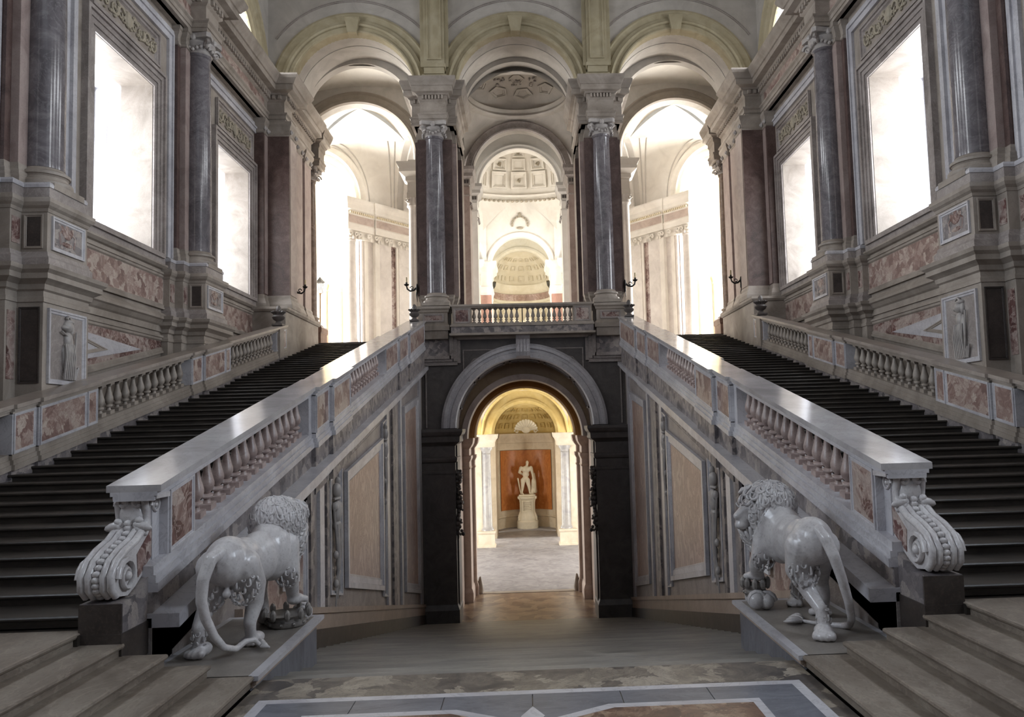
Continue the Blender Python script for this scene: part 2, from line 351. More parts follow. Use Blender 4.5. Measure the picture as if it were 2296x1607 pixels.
# ------------------------------------------------------------------ broad side steps up to the side flights
def tread(mb, x0, x1, y0, y1, z):                                 # steps run along y, nosing on the inner side
    mb.prism([(x0+.05, z-.15), (x0+.05, z-.07), (x0+.012, z-.055), (x0, z-.03), (x0+.008, z-.006), (x0+.03, z), (x1, z), (x1, z-.15)], 'y', y0, y1)
for s in (-1, 1):
    t = thing('side_steps', 'five broad stone steps rising from the landing to the %s flight' % SIDE[s], 'steps', (s*4.6, 5, 0))
    xs = [3.42, 3.95, 4.47, 5.0, 5.52]
    for k, x0 in enumerate(xs):
        x1 = xs[k+1]+.12 if k < 4 else 12.4
        mb = MB(); tread(mb, x0, x1, -9, 10.0 if k < 4 else 10.1, .15*(k+1))
        mb.build('step', ['warm_step', 'stair'][0] if 0 else 'stairlow', t, mir(s))
    MB().box(5.52, 11.4, 9.9, 10.35, 0, LAND-.02).build('landing_fill', 'stair', t, mir(s))

# ------------------------------------------------------------------ flights
def step_mesh(w, d=.685+.06, r=.15):
    mb = MB(); mb.prism([(d, -r), (.05, -r), (.05, -.062), (.018, -.058), (.002, -.042), (0, -.022), (.012, -.004), (.03, 0), (d, 0)], 'x', -w/2, w/2)
    return mb
for s in (-1, 1):
    t = thing('side_flight', 'long %s flight of dark stone stairs rising to the upper vestibule' % SIDE[s], 'stairs', (s*8.25, Y0, LAND))
    me = step_mesh(5.6).mesh('step', 'stair')
    for n in range(48):
        place('step', me, t, (s*8.25, Y0+.685*n, .90+.15*n))
    MB().prism([(Y0+.3, .3), (42.6, .3), (42.6, 7.6), (Y0+.3, .65)], 'x', 5.5, 11.0).build('underside', 'dark', t, mir(s))
t = thing('middle_flight', 'wide middle flight of stone stairs going down to the arched portal', 'stairs', (0, YC, 0))
me = step_mesh(9.9).mesh('step', 'bluestair')
for n in range(1, 42):
    # descending: tread n lies at -0.15 n, its nosing faces away from the landing
    o = place('step', me, t, (0, YC+.685*n, -.15*n)); o.rotation_euler = (0, 0, pi)

# ------------------------------------------------------------------ lower and upper floors
MB().box(-4.94, 4.94, YC+.685*41-.02, 45.1, LOW-.3, LOW).build('floor_passage', 'warm_tile', None, kind='structure')
MB().box(-14, 14, 45.1, 80, LOW-.45, LOW-.02).build('floor_lower_vestibule', 'paving', None, kind='structure')
MB().box(-3.4, 3.4, 44.6, 45.1, LOW-.1, LOW+.02).build('trim_threshold', 'warm', None, kind='structure')
fu = MB(); fu.box(-20, 20, 42.45, 84, UP-.5, UP); fu.box(-4.9, 4.9, 38.05, 42.45, UP-.5, UP)
fu.build('floor_upper_vestibule', 'lightcol', None, kind='structure')

# ------------------------------------------------------------------ window walls
def profile_arch():                                               # entablature profile (out, z): architrave, frieze, cornice
    return [(0, 18.2), (.10, 18.2), (.10, 18.33), (.14, 18.34), (.14, 18.5), (.22, 18.56), (.22, 18.62), (.04, 18.64), (.04, 19.2), (.12, 19.26), (.16, 19.3),
            (.16, 19.48), (.26, 19.5), (.34, 19.56), (.62, 19.6), (.62, 19.86), (.68, 19.88), (.74, 19.98), (.84, 20.1), (.9, 20.22), (.9, 20.3), (0, 20.3)]
ENT = profile_arch()
def ent_scaled(k): return [(o*k, z) for o, z in ENT]
COLY = (1.1, 10.5, 19.9, 29.3)
for s in (-1, 1):
    W = setting('wall_'+SIDE[s]); mx = mir(s)
    zt = 18.25; z0w = .3
    # piers and spandrels round the four window openings
    mb = MB(); ed = [-9]
    for y in WIN_Y: ed += [y-1.88, y+1.88]
    ed.append(43.2)
    for i in range(0, len(ed), 2): mb.box(XW, XW+1.1, ed[i], ed[i+1], z0w, zt)
    for y in WIN_Y:
        mb.box(XW, XW+1.1, y-1.88, y+1.88, z0w, 9.46); mb.box(XW, XW+1.1, y-1.88, y+1.88, 15.27, zt)
    mb.build('masonry', 'warm', W, mx)
    mb = MB()
    for k, y in enumerate(WIN_Y):                                 # upper wall with a lunette in each bay
        mb.archwall(y-4.7, y+4.7 if k < 3 else 43.2, 18.2, 27.5, y, 2.75, 20.5, XW, XW+1.0, zb=20.3)
    mb.box(-9, WIN_Y[0]-4.7, 0, 0, 0, 0) if 0 else None
    mb.build('upper_masonry', 'plaster', W, lambda x, y, z: (s*y, x, z))
    for k, y in enumerate(WIN_Y):
        mb = MB()
        mb.ring(y, 20.5, [(4.65, XW), (4.65, XW-.1), (4.5, XW-.16), (4.42, XW-.1), (4.15, XW-.08), (4.1, XW-.14), (3.95, XW-.16), (3.7, XW-.16), (3.62, XW-.1), (3.3, XW-.1), (3.24, XW-.17), (2.98, XW-.15), (2.9, XW-.06), (2.75, XW-.04), (2.75, XW+.05)], 36)
        mb.build('lunette_archivolt', 'stucco', W, sw(s), smooth=30)
    # window frames, frieze and dado panels, sills
    for k, y in enumerate(WIN_Y):
        wn = setting('window_%d' % (k+1+(4 if s > 0 else 0)))
        a, b = y-1.88, y+1.88
        mb = MB()
        def arch_frame(mb, a, b, z0, z1, wd, xa):                 # eared stepped surround on three sides
            for d0, d1, x in ((0, .16, xa-.05), (.16, .34, xa-.09), (.34, .5, xa-.13), (.5, wd, xa-.2)):
                mb.box(x, xa+.02, a-d1, a-d0, z0, z1+d1); mb.box(x, xa+.02, b+d0, b+d1, z0, z1+d1); mb.box(x, xa+.02, a-d0, b+d0, z1+d0, z1+d1)
        arch_frame(mb, a, b, 9.46, 15.27, .62, XW)
        mb.build('surround', 'grey', wn, mx)
        mb = MB(); mb.box(XW-.22, XW+1.35, a-.55, b+.55, 9.30, 9.46); mb.box(XW-.14, XW+.05, a-.7, b+.7, 9.12, 9.30)
        mb.build('sill', 'grey', wn, mx)
        # embrasure lining with sunk panels
        for x0, x1, mt in ((XW, XW+.8, 'grey'), (XW+.8, XW+2.4, 'pale')):
            mb = MB(); k0, k1 = (x0-XW)*.1, (x1-XW)*.1
            for q in (a, b):
                d = -1 if q == a else 1
                mb.add([(x0, q+d*k0, 9.46), (x1, q+d*k1, 9.46), (x1, q+d*k1, 15.27+k1*.2), (x0, q+d*k0, 15.27+k0*.2)], [(0, 1, 2, 3)])
            mb.add([(x0, a-k0, 15.27+k0*.2), (x1, a-k1, 15.27+k1*.2), (x1, b+k1, 15.27+k1*.2), (x0, b+k0, 15.27+k0*.2)], [(0, 1, 2, 3)])
            mb.add([(x0, a-k0, 9.46), (x1, a-k1, 9.46), (x1, b+k1, 9.46), (x0, b+k0, 9.46)], [(3, 2, 1, 0)])
            mb.build('embrasure', mt, wn, mx, recalc=False)
        mb = MB()
        for q, d in ((a, -1), (b, 1)):
            pl = [(XW+.75, 9.75), (XW+1.75, 9.75), (XW+1.75, 14.85), (XW+.75, 14.85)]
            mb.frame(pl, .1, 'y', q+d*.08, q+d*.06)
        mb.build('embrasure_panel', 'white', wn, mx)
        # outer pale border of the whole bay with carved frieze panel over the window
        mb = MB(); A, Bb = a-.98, b+.98
        for d0, d1, x in ((0, .22, XW-.10), (.22, .3, XW-.16), (.3, .52, XW-.06)):
            mb.box(x, XW+.01, A-d1, A-d0, 9.46, 17.45+d1); mb.box(x, XW+.01, Bb+d0, Bb+d1, 9.46, 17.45+d1); mb.box(x, XW+.01, A-d0, Bb+d0, 17.45+d0, 17.45+d1)
        mb.build('bay_border', 'pale', W, mx)
        mb = MB(); mb.frame([(a-.25, 16.0), (b+.25, 16.0), (b+.25, 17.2), (a-.25, 17.2)], .22, 'x', XW-.02, XW-.14)
        mb.build('frieze_frame', 'grey', W, mx)
        MB().box(XW-.015, XW+.01, a-.05, b+.05, 16.2, 17.0).build('frieze_ground', 'warm', W, mx)
        mb = MB(); rnd = random.Random(k)                         # carved foliage scrolls
        for q in range(9):
            yc = a+.2+(b-a-.4)*q/8; sg = 1 if q % 2 else -1
            if q == 4: mb.ball((XW-.06, yc, 16.62), (.1, .2, .28), 8, 6)
            pts = [(XW-.05, yc+.23*(1-u*.8)*cos(sg*u*7+.5), 16.6+.27*(1-u*.8)*sin(sg*u*7+.5)) for u in [i/9 for i in range(10)]]
            mb.tube(pts, [.055-.003*i for i in range(10)], 5)
            for _ in range(7): mb.ball((XW-.05, yc+rnd.uniform(-.24, .24), 16.6+rnd.uniform(-.3, .3)), (.05, rnd.uniform(.04, .1), rnd.uniform(.03, .07)), 5, 4)
        mb.build('frieze_carving', 'stuccocarve', W, mx, kind='stuff', recalc=False)
        # dado: moulded panel under the sill, string course, lower inlaid panel
        mb = MB(); mb.frame([(a-1.0, 7.55), (b+1.0, 7.55), (b+1.0, 8.85), (a-1.0, 8.85)], .2, 'x', XW-.02, XW-.1)
        mb.build('dado_frame', 'warm', W, mx)
        MB().box(XW-.02, XW+.01, a-.82, b+.82, 7.73, 8.67).build('dado_panel', 'rose', W, mx)
        zl = max(LAND+.4, N(a-.7)+.9)
        if N(b) < 6.4:
            zb1, zb2 = N(a-1)+1.35, N(b+1)+1.35
            poly = [(a-1.0, zb1), (b+1.0, min(zb2, 6.4)), (b+1.0, 6.62), (a-1.0, 6.62)]
            mb = MB(); mb.frame(poly, .2, 'x', XW-.02, XW-.1); mb.build('lower_frame', 'warm', W, mx)
            MB().prism(poly, 'x', XW-.02, XW+.01).build('inlay_panel', 'redbrown', W, mx)
            zc = (zb1+6.62)/2; 
            tri = [(a-.8, zc-.42), (a+3.0, zc+.28), (a-.8, zc+.5)]
            mb = MB(); mb.prism(tri, 'x', XW-.045, XW-.01); mb.build('inlay_wedge', 'pale', W, mx)
            mb = MB(); mb.frame([(a-.7, zc-.26), (a+.9, zc+.06), (a-.7, zc+.36)], .1, 'x', XW-.05, XW-.08); mb.build('inlay_wedge_frame', 'warm', W, mx)
    # long mouldings following the wall and breaking forward round the column pedestals
    def broken(xa, hw, xb, ya=-9, yb=43.2):
        p = [(xa, ya)]
        for y in COLY: p += [(xa, y-hw), (xb, y-hw), (xb, y+hw), (xa, y+hw)]
        p += [(xa, 37.5), (xb-.25, 37.5), (xb-.25, 38.7), (xb, 38.7), (xb, yb)]
        return p
    def mpath(mb, p, prof): mb.mould(p, [(-o, z) for o, z in prof])
    mb = MB(); mpath(mb, broken(XW-.4, .55, 11.62), [(-.2, 18.2)]+ENT[1:-1]+[(-.2, 20.3)])
    mb.build('entablature', 'warm', W, mx)
    MB().box(XW-.35, XW+.2, -9, 43, 18.2, 20.28).build('entablature_core', 'warm', W, mx)
    mb = MB()
    for y in COLY: mb.box(11.7, XW, y-.5, y+.5, 18.2, 20.28)
    mb.build('ressaut_core', 'warm', W, mx)
    mb = MB()                                                      # dentils, too small and many to pick apart
    pth = broken(XW-.4, .55, 11.62)
    for (xa, ya), (xb, yb_) in zip(pth, pth[1:]):
        L_ = sqrt((xb-xa)**2+(yb_-ya)**2); nn = int(L_/.24)
        for q in range(nn):
            u = (q+.5)/nn; px, py = xa+(xb-xa)*u, ya+(yb_-ya)*u
            if abs(xb-xa) < 1e-6: mb.box(px-.27, px-.15, py-.07, py+.07, 19.3, 19.47)
            else: mb.box(px-.07, px+.07, py+(-.27 if yb_ and (xb < xa) else .15), py+(-.15 if xb < xa else .27), 19.3, 19.47)
    mb.build('dentils', 'warm', W, mx, kind='stuff', recalc=False)
    MB().box(XW-.45, XW, -9, 37, 18.66, 19.18).build('frieze_band', 'rose', W, mx)
    mb = MB(); mpath(mb, [(XW, -9), (XW, 37.4)], [(0, 8.95), (.08, 8.98), (.16, 9.06), (.16, 9.12), (0, 9.14)]); mb.build('sill_course', 'warm', W, mx)
    mb = MB(); mpath(mb, [(XW, -9), (XW, 37.4)], [(0, 6.75), (.06, 6.75), (.06, 6.95), (.12, 7.0), (.2, 7.12), (.26, 7.16), (.26, 7.24), (.1, 7.4), (0, 7.4)]); mb.build('string_course', 'warm', W, mx)
    # pilaster strips behind each column
    for y in COLY:
        for hw, xf_, mt, nm in ((1.0, XW-.16, 'red', 'red_strip'), (.78, XW-.36, 'pilaster', 'pilaster')):
            MB().box(xf_, XW+.01, y-hw, y+hw, 9.9, 17.5).build(nm, mt, W, mx)
            mb = MB(); mb.mould([(XW, y-hw), (xf_, y-hw), (xf_, y+hw), (XW, y+hw)], [(-.0, 9.4), (-.1, 9.4), (-.1, 9.55), (-.07, 9.62), (-.07, 9.7), (-.03, 9.76), (-.03, 9.84), (0, 9.92)])
            mb.build('pilaster_base', 'warm', W, mx)
            mb = MB(); mb.mould([(XW, y-hw), (xf_, y-hw), (xf_, y+hw), (XW, y+hw)], [(0, 17.5), (-.05, 17.52), (-.05, 17.62), (0, 17.66), (-.02, 17.85), (-.1, 17.98), (-.1, 18.05), (-.15, 18.08), (-.15, 18.2), (0, 18.2)])
            mb.build('pilaster_capital', 'warm', W, mx)
    # end pier beside the stair head with its clustered pilasters
    MB().box(11.75, XW+.3, 38.3, 42.9, 5.5, 18.22).build('pier', 'pilaster', W, mx)
    for y0_, y1_, xf_, mt in ((36.9, 37.5, 12.15, 'red'), (37.45, 38.6, 11.1, 'red'), (39.4, 40.6, 11.35, 'pilaster'), (41.2, 42.4, 11.4, 'pilaster')):
        MB().box(xf_, XW, y0_, y1_, 9.7, 17.5).build('pilaster', mt, W, mx)
        if mt == 'red': MB().box(xf_-.015, XW-.3, y0_+.12, y1_+.005, 9.75, 17.45).build('lit_pilaster_face', 'pilaster', W, mx)  # shade on the near side, light on the inner side, put into the colours
        mb = MB(); mb.mould([(XW, y0_), (xf_, y0_), (xf_, y1_), (XW, y1_)], [(0, 9.05), (-.15, 9.05), (-.15, 9.25), (-.1, 9.4), (-.05, 9.5), (-.05, 9.6), (0, 9.7)]); mb.build('pilaster_base', 'warm', W, mx)
        mb = MB(); mb.mould([(XW, y0_), (xf_, y0_), (xf_, y1_), (XW, y1_)], [(0, 17.5), (-.05, 17.55), (0, 17.66), (-.08, 17.95), (-.14, 18.05), (-.14, 18.2), (0, 18.2)]); mb.build('pilaster_capital', 'warm', W, mx)
        for q in range(2):
            yq = y0_+(y1_-y0_)*(.15+.7*q); mb = MB()
            mb.tube([(xf_-.06, yq+.13*cos(u)*(1-u/9), 17.72+.13*sin(u)*(1-u/9)) for u in [i*.7 for i in range(11)]], .05, 5); mb.ball((xf_-.08, yq, 17.72), .09, 6, 5); mb.build('volute', 'relief', W, mx, recalc=False)
    mb = MB(); mb.box(11.05, XW, 36.6, 42.4, 5.2, 8.95); mb.build('pier_plinth', 'warm', W, mx)
    mb = MB(); mb.mould([(XW, 36.6), (11.05, 36.6), (11.05, 42.4), (XW, 42.4)], [(0, 8.8), (-.06, 8.82), (-.12, 8.92), (-.12, 9.02), (0, 9.05)]); mb.build('pier_cap', 'warm', W, mx)
    # front ressaut of the entablature over the end column, turning to the arcade
    mb = MB(); mb.box(11.65, XW+.2, 38.8, 43.2, 18.2, 20.28); mb.box(11.45, XW, 37.6, 38.7, 18.2, 20.28); mb.build('corner_block', 'warm', W, mx)

# ------------------------------------------------------------------ back wall and ceiling of the stair hall
MB().box(-13.6, 13.6, -10.2, -9.6, -.5, 27.5).build('wall_back', 'warm', None, kind='structure')
mb = MB(); n = 28                                                 # shallow barrel over the hall
pts = [(13.2*cos(pi*i/n), 26.6+4.5*sin(pi*i/n)) for i in range(n+1)]
for (xa, za), (xb, zb) in zip(pts, pts[1:]):
    mb.add([(xa, -10, za), (xb, -10, zb), (xb, 39.6, zb), (xa, 39.6, za), (xa, -10, za+.3), (xb, -10, zb+.3), (xb, 39.6, zb+.3), (xa, 39.6, za+.3)], [(0, 1, 2, 3), (7, 6, 5, 4), (0, 4, 5, 1), (3, 2, 6, 7)])
mb.build('ceiling', 'plaster', None, kind='structure', recalc=False)

# ------------------------------------------------------------------ inner walls beside the middle flight (wedge between the flights)
def ZC(y): return .8+.197*(y-10.65)                                # top of their raking cornice
def ZB(y): return -2.0-S*(y-19.65)                                # foot of the wall on the stairs
for s in (-1, 1):
    W = setting('wall_inner_'+SIDE[s]); mx = mir(s)
    ya, yb2 = 10.65, 38.1
    MB().prism([(ya, -.6), (yb2, ZB(yb2)-.3), (yb2, N(yb2)-.75), (ya, N(ya)-.25)], 'x', 4.98, 5.5).build('core', 'grey', W, mx)
    mb = MB(); mb.prism([(ya, ZC(ya)), (yb2, ZC(yb2)), (yb2, ZC(yb2)-.18), (ya, ZC(ya)-.18)], 'x', 4.62, 5.1)
    mb.prism([(ya+2.5, ZC(ya+2.5)-.18), (yb2, ZC(yb2)-.18), (yb2, ZC(yb2)-.3), (ya+2.5, ZC(ya+2.5)-.3)], 'x', 4.72, 5.1)
    mb.prism([(ya+3, ZC(ya+3)-.3), (yb2, ZC(yb2)-.3), (yb2, ZC(yb2)-.42), (ya+3, ZC(ya+3)-.42)], 'x', 4.82, 5.1)
    mb.build('raking_cornice', 'pale', W, mx)
    mb = MB(); mb.prism([(ya+.6, ZC(ya)-.62), (yb2, ZC(yb2)-.62), (yb2, ZC(yb2)-.72), (ya+.6, ZC(ya)-.72)], 'x', 4.97, 5.05); mb.build('raking_fillet', 'grey', W, mx)
    mb = MB(); mb.prism([(13.6, ZB(13.6)+.72), (yb2, ZB(yb2)+.72), (yb2, ZB(yb2)+.86), (13.6, ZB(13.6)+.86)], 'x', 4.84, 5.05); mb.prism([(13.6, ZB(13.6)-.3), (yb2, ZB(yb2)-.3), (yb2, ZB(yb2)+.72), (13.6, ZB(13.6)+.72)], 'x', 4.89, 5.05)
    mb.build('base_moulding', 'tanpale', W, mx)
    MB().prism([(13.6, ZB(13.6)-.3), (yb2, ZB(yb2)-.3), (yb2, ZB(yb2)+.36), (13.6, ZB(13.6)+.36)], 'x', 4.85, 5.05).build('base_strip', 'dark', W, mx)
    def zt(y): return ZC(y)-.42
    def zb(y): return ZB(y)+.6
    for y0_, y1_ in ((18.05, 18.35), (18.85, 19.25), (19.5, 19.75), (27.95, 28.4), (29.2, 29.9), (31.0, 31.4), (36.6, 37.2)):     # pilasters
        MB().prism([(y0_, ZB(y0_)+.1), (y1_, ZB(y1_)+.1), (y1_, zt(y1_)), (y0_, zt(y0_))], 'x', 4.9, 5.05).build('pilaster', 'pale' if y0_ not in (18.05, 19.5, 29.2) else 'mottled', W, mx)
    for y0_, y1_, mt in ((21.62, 27.1, 'tan'), (31.9, 36.2, 'tan')):
        poly = [(y0_, ZB(y0_)+1.35), (y1_, ZB(y1_)+1.35), (y1_, zt(y1_)-.75), (y0_, zt(y0_)-.3-.2)]
        mb = MB(); mb.frame(poly, .42, 'x', 4.97, 4.86); mb.build('panel_frame', 'pale', W, mx)
        MB().prism([(y0_+.3, poly[0][1]+.3), (y1_-.3, poly[1][1]+.3), (y1_-.3, poly[2][1]-.3), (y0_+.3, poly[3][1]-.3)], 'x', 4.955, 5.05).build('panel', mt, W, mx)
    for y0_, y1_ in ((19.88, 21.15), (27.2, 27.9)):               # narrow panels with hanging trophies
        poly = [(y0_, ZB(y0_)+1.15), (y1_, ZB(y1_)+1.15), (y1_, zt(y1_)-.25), (y0_, zt(y0_)-.25)]
        mb = MB(); mb.frame(poly, .12, 'x', 4.97, 4.9); mb.build('panel_frame', 'pale', W, mx)
        yc = (y0_+y1_)/2; zz = zt(yc)-.75; k = (y1_-y0_)/1.27
        X_ = 4.9; mb = MB(); mb.ball((X_, yc, zz+.05), (.12, .17*k, .2), 10, 8); mb.ball((X_-.02, yc, zz+.28), (.08, .05*k, .12), 7, 5); mb.ball((X_, yc, zz-.16), (.1, .24*k, .05), 8, 5)
        mb.ball((X_, yc, zz-.5), (.12, .22*k, .3), 10, 8); mb.ball((X_, yc-.2*k, zz-.36), (.09, .1*k, .13), 7, 5); mb.ball((X_, yc+.2*k, zz-.36), (.09, .1*k, .13), 7, 5); mb.ball((X_, yc, zz-.85), (.11, .2*k, .14), 8, 6)
        mb.tube([(X_-.02, yc-.12*k, zz-.8), (X_-.04, yc-.06*k, zz-1.6), (X_, yc+.02*k, zz-2.7)], [.07, .06, .025], 6)
        mb.tube([(X_-.02, yc+.16*k, zz-.8), (X_-.03, yc+.1*k, zz-1.6), (X_, yc-.1*k, zz-2.6)], [.06, .06, .02], 6)
        mb.tube([(X_, yc+.3*k, zz-.3), (X_-.02, yc+.05*k, zz-1.5), (X_, yc-.2*k, zz-2.9)], .025, 5); mb.tube([(X_, yc-.3*k, zz-.4), (X_-.02, yc-.05*k, zz-1.5), (X_, yc+.22*k, zz-2.5)], .025, 5)
        for q in range(6): mb.ball((X_, yc+.13*k*sin(q*2.2), zz-1.1-q*.24), (.07, (.13-.012*q)*k, .11), 7, 5)
        mb.build('trophy_relief', 'relief', W, mx, smooth=60, recalc=False)
    mb = MB(); poly = [(14.6, ZB(14.6)+.5), (17.75, ZB(17.75)+.55), (17.75, zt(17.75)-.25), (14.6, zt(14.6)-.2)]
    mb.frame(poly, .16, 'x', 4.97, 4.88); mb.build('panel_frame', 'pale', W, mx)
    MB().prism([(y+dy, z+dz) for (y, z), dy, dz in zip(poly, (.1, -.1, -.1, .1), (.1, .1, -.1, -.1))], 'x', 4.955, 5.05).build('panel', 'rose', W, mx)
# ------------------------------------------------------------------ portal wall at the foot of the middle flight
W = setting('wall_front', 'portal wall under the gallery')
YP = 38.0
MB().archwall(-4.98, 4.98, LOW-.1, UP-.05, 0, 3.3, 3.15, YP+.12, YP+1.6, 48).build('masonry', 'dark_wall', W)
mb = MB(); mb.ring(0, 3.15, [(4.04, YP+.12), (4.04, YP-.06), (3.92, YP-.14), (3.8, YP-.14), (3.76, YP-.04), (3.64, YP-.04), (3.6, YP-.1), (3.36, YP-.12), (3.32, YP-.02), (3.3, YP+.12)], 56)
mb.build('archivolt', 'pale', W, smooth=30)
MB().ring(0, 3.15, [(3.29, YP+.1), (3.29, YP+1.62), (3.4, YP+1.62), (3.4, YP+.1)], 56).build('soffit', 'grey', W, smooth=30)
for k in range(5):                                                # sunk coffers of the deep soffit
    a0 = pi*(.08+.17*k); mb = MB()
    for r, y0_, y1_ in ((3.23, YP+.28, YP+.36), (3.23, YP+1.2, YP+1.28)): mb.ring(0, 3.15, [(3.32, y0_), (r, y0_), (r, y1_), (3.32, y1_)], 8, a0, a0+pi*.15)
    for a in (a0, a0+pi*.15-.03): mb.ring(0, 3.15, [(3.3, YP+.28), (3.23, YP+.28), (3.23, YP+1.28), (3.32, YP+1.28)], 1, a, a+.03)
    mb.build('soffit_panel', 'grey', W)
# keystone console
kt = MB(); kt.prism([(YP-.12, 6.45), (YP-.36, 6.55), (YP-.42, 6.75), (YP-.3, 7.1), (YP-.34, 7.35), (YP-.5, 7.5), (YP-.5, 7.62), (YP+.1, 7.62), (YP+.1, 6.45)], 'x', -.34, .34)
kt.build('keystone', 'pale', W)
for x in (-.24, -.08, .08, .24): MB().prism([(YP-.4, 6.6), (YP-.46, 6.76), (YP-.34, 7.1), (YP-.38, 7.36), (YP-.2, 7.3), (YP-.2, 6.6)], 'x', x-.045, x+.045).build('keystone_rib', 'pale', W)
for s in (-1, 1):
    mx = mir(s)
    # portal piers with moulded imposts
    MB().box(3.37, 4.97, YP-.35, YP+1.5, LOW-.05, 3.0).build('pier', 'dark_wall', W, mx)
    mb = MB(); mb.mould([(3.37, YP+1.5), (3.37, YP-.35), (4.99, YP-.35)], [(0, LOW), (.1, LOW), (.1, LOW+.75), (.06, LOW+.85), (.02, LOW+.95), (0, LOW+1.0)]); mb.build('pier_base', 'dark_wall', W, mx)
    mb = MB(); mb.mould([(3.37, YP+1.62), (3.37, YP-.35), (4.99, YP-.35)], [(-.05, 1.0), (.06, 1.0), (.06, 1.1), (0, 1.14), (0, 1.5), (.08, 1.56), (.1, 1.66), (.1, 1.75), (0, 1.8), (0, 2.3), (.08, 2.38), (.24, 2.5), (.26, 2.75), (.34, 2.84), (.4, 2.98), (.4, 3.1), (-.05, 3.12)]); mb.build('impost', 'dark_wall', W, mx)
    # carved drop hanging from the inner edge of the impost
    mb = MB(); rnd = random.Random(3)
    for q in range(16):
        u = q/15; z = 1.0-u*3.0; wd = .2*(1-.55*u)*(1+.45*sin(u*17))
        mb.ball((3.28+.05*sin(u*9), YP-.1+.12*sin(u*6), z), (wd, wd*1.1, .17), 8, 6)
        for _ in range(3): mb.ball((3.24+rnd.uniform(-.16, .1), YP-.1+rnd.uniform(-.2, .2), z+rnd.uniform(-.1, .1)), rnd.uniform(.05, .1), 6, 4)
    mb.build('carved_drop', 'dark_wall', W, mx, smooth=60, recalc=False)
    # panelled wall above: stepped raking frame round the arch head
    mb = MB(); mb.mould([(5.0, YP+.12), (5.0, YP-.02)], [(0, 0), (0, 0)]) if 0 else None
    pl = [(5.0, 6.62), (3.5, 6.62), (3.5, 7.68)]
    mb = MB(); mb.box(3.5, 5.0, YP-.22, YP+.2, 6.5, 6.66); mb.box(3.42, 5.0, YP-.14, YP+.2, 6.38, 6.5); mb.box(3.38, 3.56, YP-.22, YP+.2, 6.5, 7.62); mb.box(3.2, 3.38, YP-.14, YP+.2, 6.38, 7.5)
    mb.box(3.05, 3.2, YP-.06, YP+.2, 6.3, 7.4); mb.box(3.2, 5.0, YP-.06, YP+.2, 6.2, 6.38); mb.build('stepped_frame', 'grey', W, mx)
    MB().box(3.58, 4.99, YP-.12, YP+.2, 6.66, 7.6).build('block', 'mottled', W, mx)
    mb = MB(); mb.frame([(.5, 6.95), (2.95, 6.95), (2.95, 5.85), (2.4, 6.45)], .06, 'y', YP+.1, YP+.06); mb.build('spandrel_frame', 'grey', W, mx)
    MB().box(4.72, 4.78, YP+.07, YP+.2, 3.2, 6.2).build('jamb_strip', 'grey', W, mx)
    # passage behind the portal: walls with pilasters, base and impost
    MB().box(3.42, 4.9, YP+1.5, 45.0, LOW, 3.0).build('passage_wall', 'warmrose', W, mx)
    for y0_, y1_, xx, mt in ((42.6, 44.3, 3.05, 'warmrose'), (44.35, 45.0, 2.88, 'warmrose')):
        MB().box(xx, 3.6, y0_, y1_, LOW, 2.0).build('passage_pilaster', mt, W, mx)
        mb = MB(); mb.mould([(3.6, y0_), (xx, y0_), (xx, y1_), (3.6, y1_)], [(0, LOW), (-.09, LOW), (-.09, LOW+.5), (-.05, LOW+.66), (0, LOW+.75)]); mb.build('pilaster_base', 'warmrose', W, mx)
        mb = MB(); mb.mould([(3.6, y0_), (xx, y0_), (xx, y1_), (3.6, y1_)], [(0, .9), (-.05, .95), (0, 1.05), (0, 1.3), (-.1, 1.5), (-.1, 1.62), (0, 1.66), (0, 2.0), (-.12, 2.15), (-.2, 2.3), (-.24, 2.5), (-.24, 2.6), (0, 2.65)]); mb.build('pilaster_capital', 'warmrose', W, mx)
    MB().lathe([(.02, LOW+.02), (.16, LOW+.02), (.2, LOW+.2), (.16, LOW+.5), (.06, LOW+.9), (.02, LOW+.95)], 2.72, 44.75, 10).build('bollard', 'warm', W, mx, smooth=40)
# inner arches of the passage and its barrel
MB().archwall(-4.9, 4.9, 2.6, 7.4, 0, 2.9, 2.6, YP+1.6, 40.4, 40).build('inner_arch', 'passage_stone', W)
mb = MB(); mb.ring(0, 2.6, [(3.2, YP+1.6), (3.2, YP+1.5), (2.92, YP+1.5), (2.9, YP+1.62)], 40); mb.build('inner_archivolt', 'warmrose', W, smooth=30)
MB().archwall(-4.9, 4.9, 2.6, 7.4, 0, 2.66, 2.6, 42.3, 43.0, 40).build('inner_arch', 'ochre_dark', W)
mb = MB(); mb.ring(0, 2.6, [(2.86, 42.3), (2.86, 42.2), (2.72, 42.18), (2.66, 42.24), (2.62, 42.3)], 40); mb.build('inner_archivolt', 'ochre_dark', W, smooth=30)
mb = MB(); mb.ring(0, 2.6, [(3.25, 40.3), (3.25, 42.4), (3.4, 42.4), (3.4, 40.3)], 40); mb.build('passage_vault', 'ochre_dark', W, smooth=30)

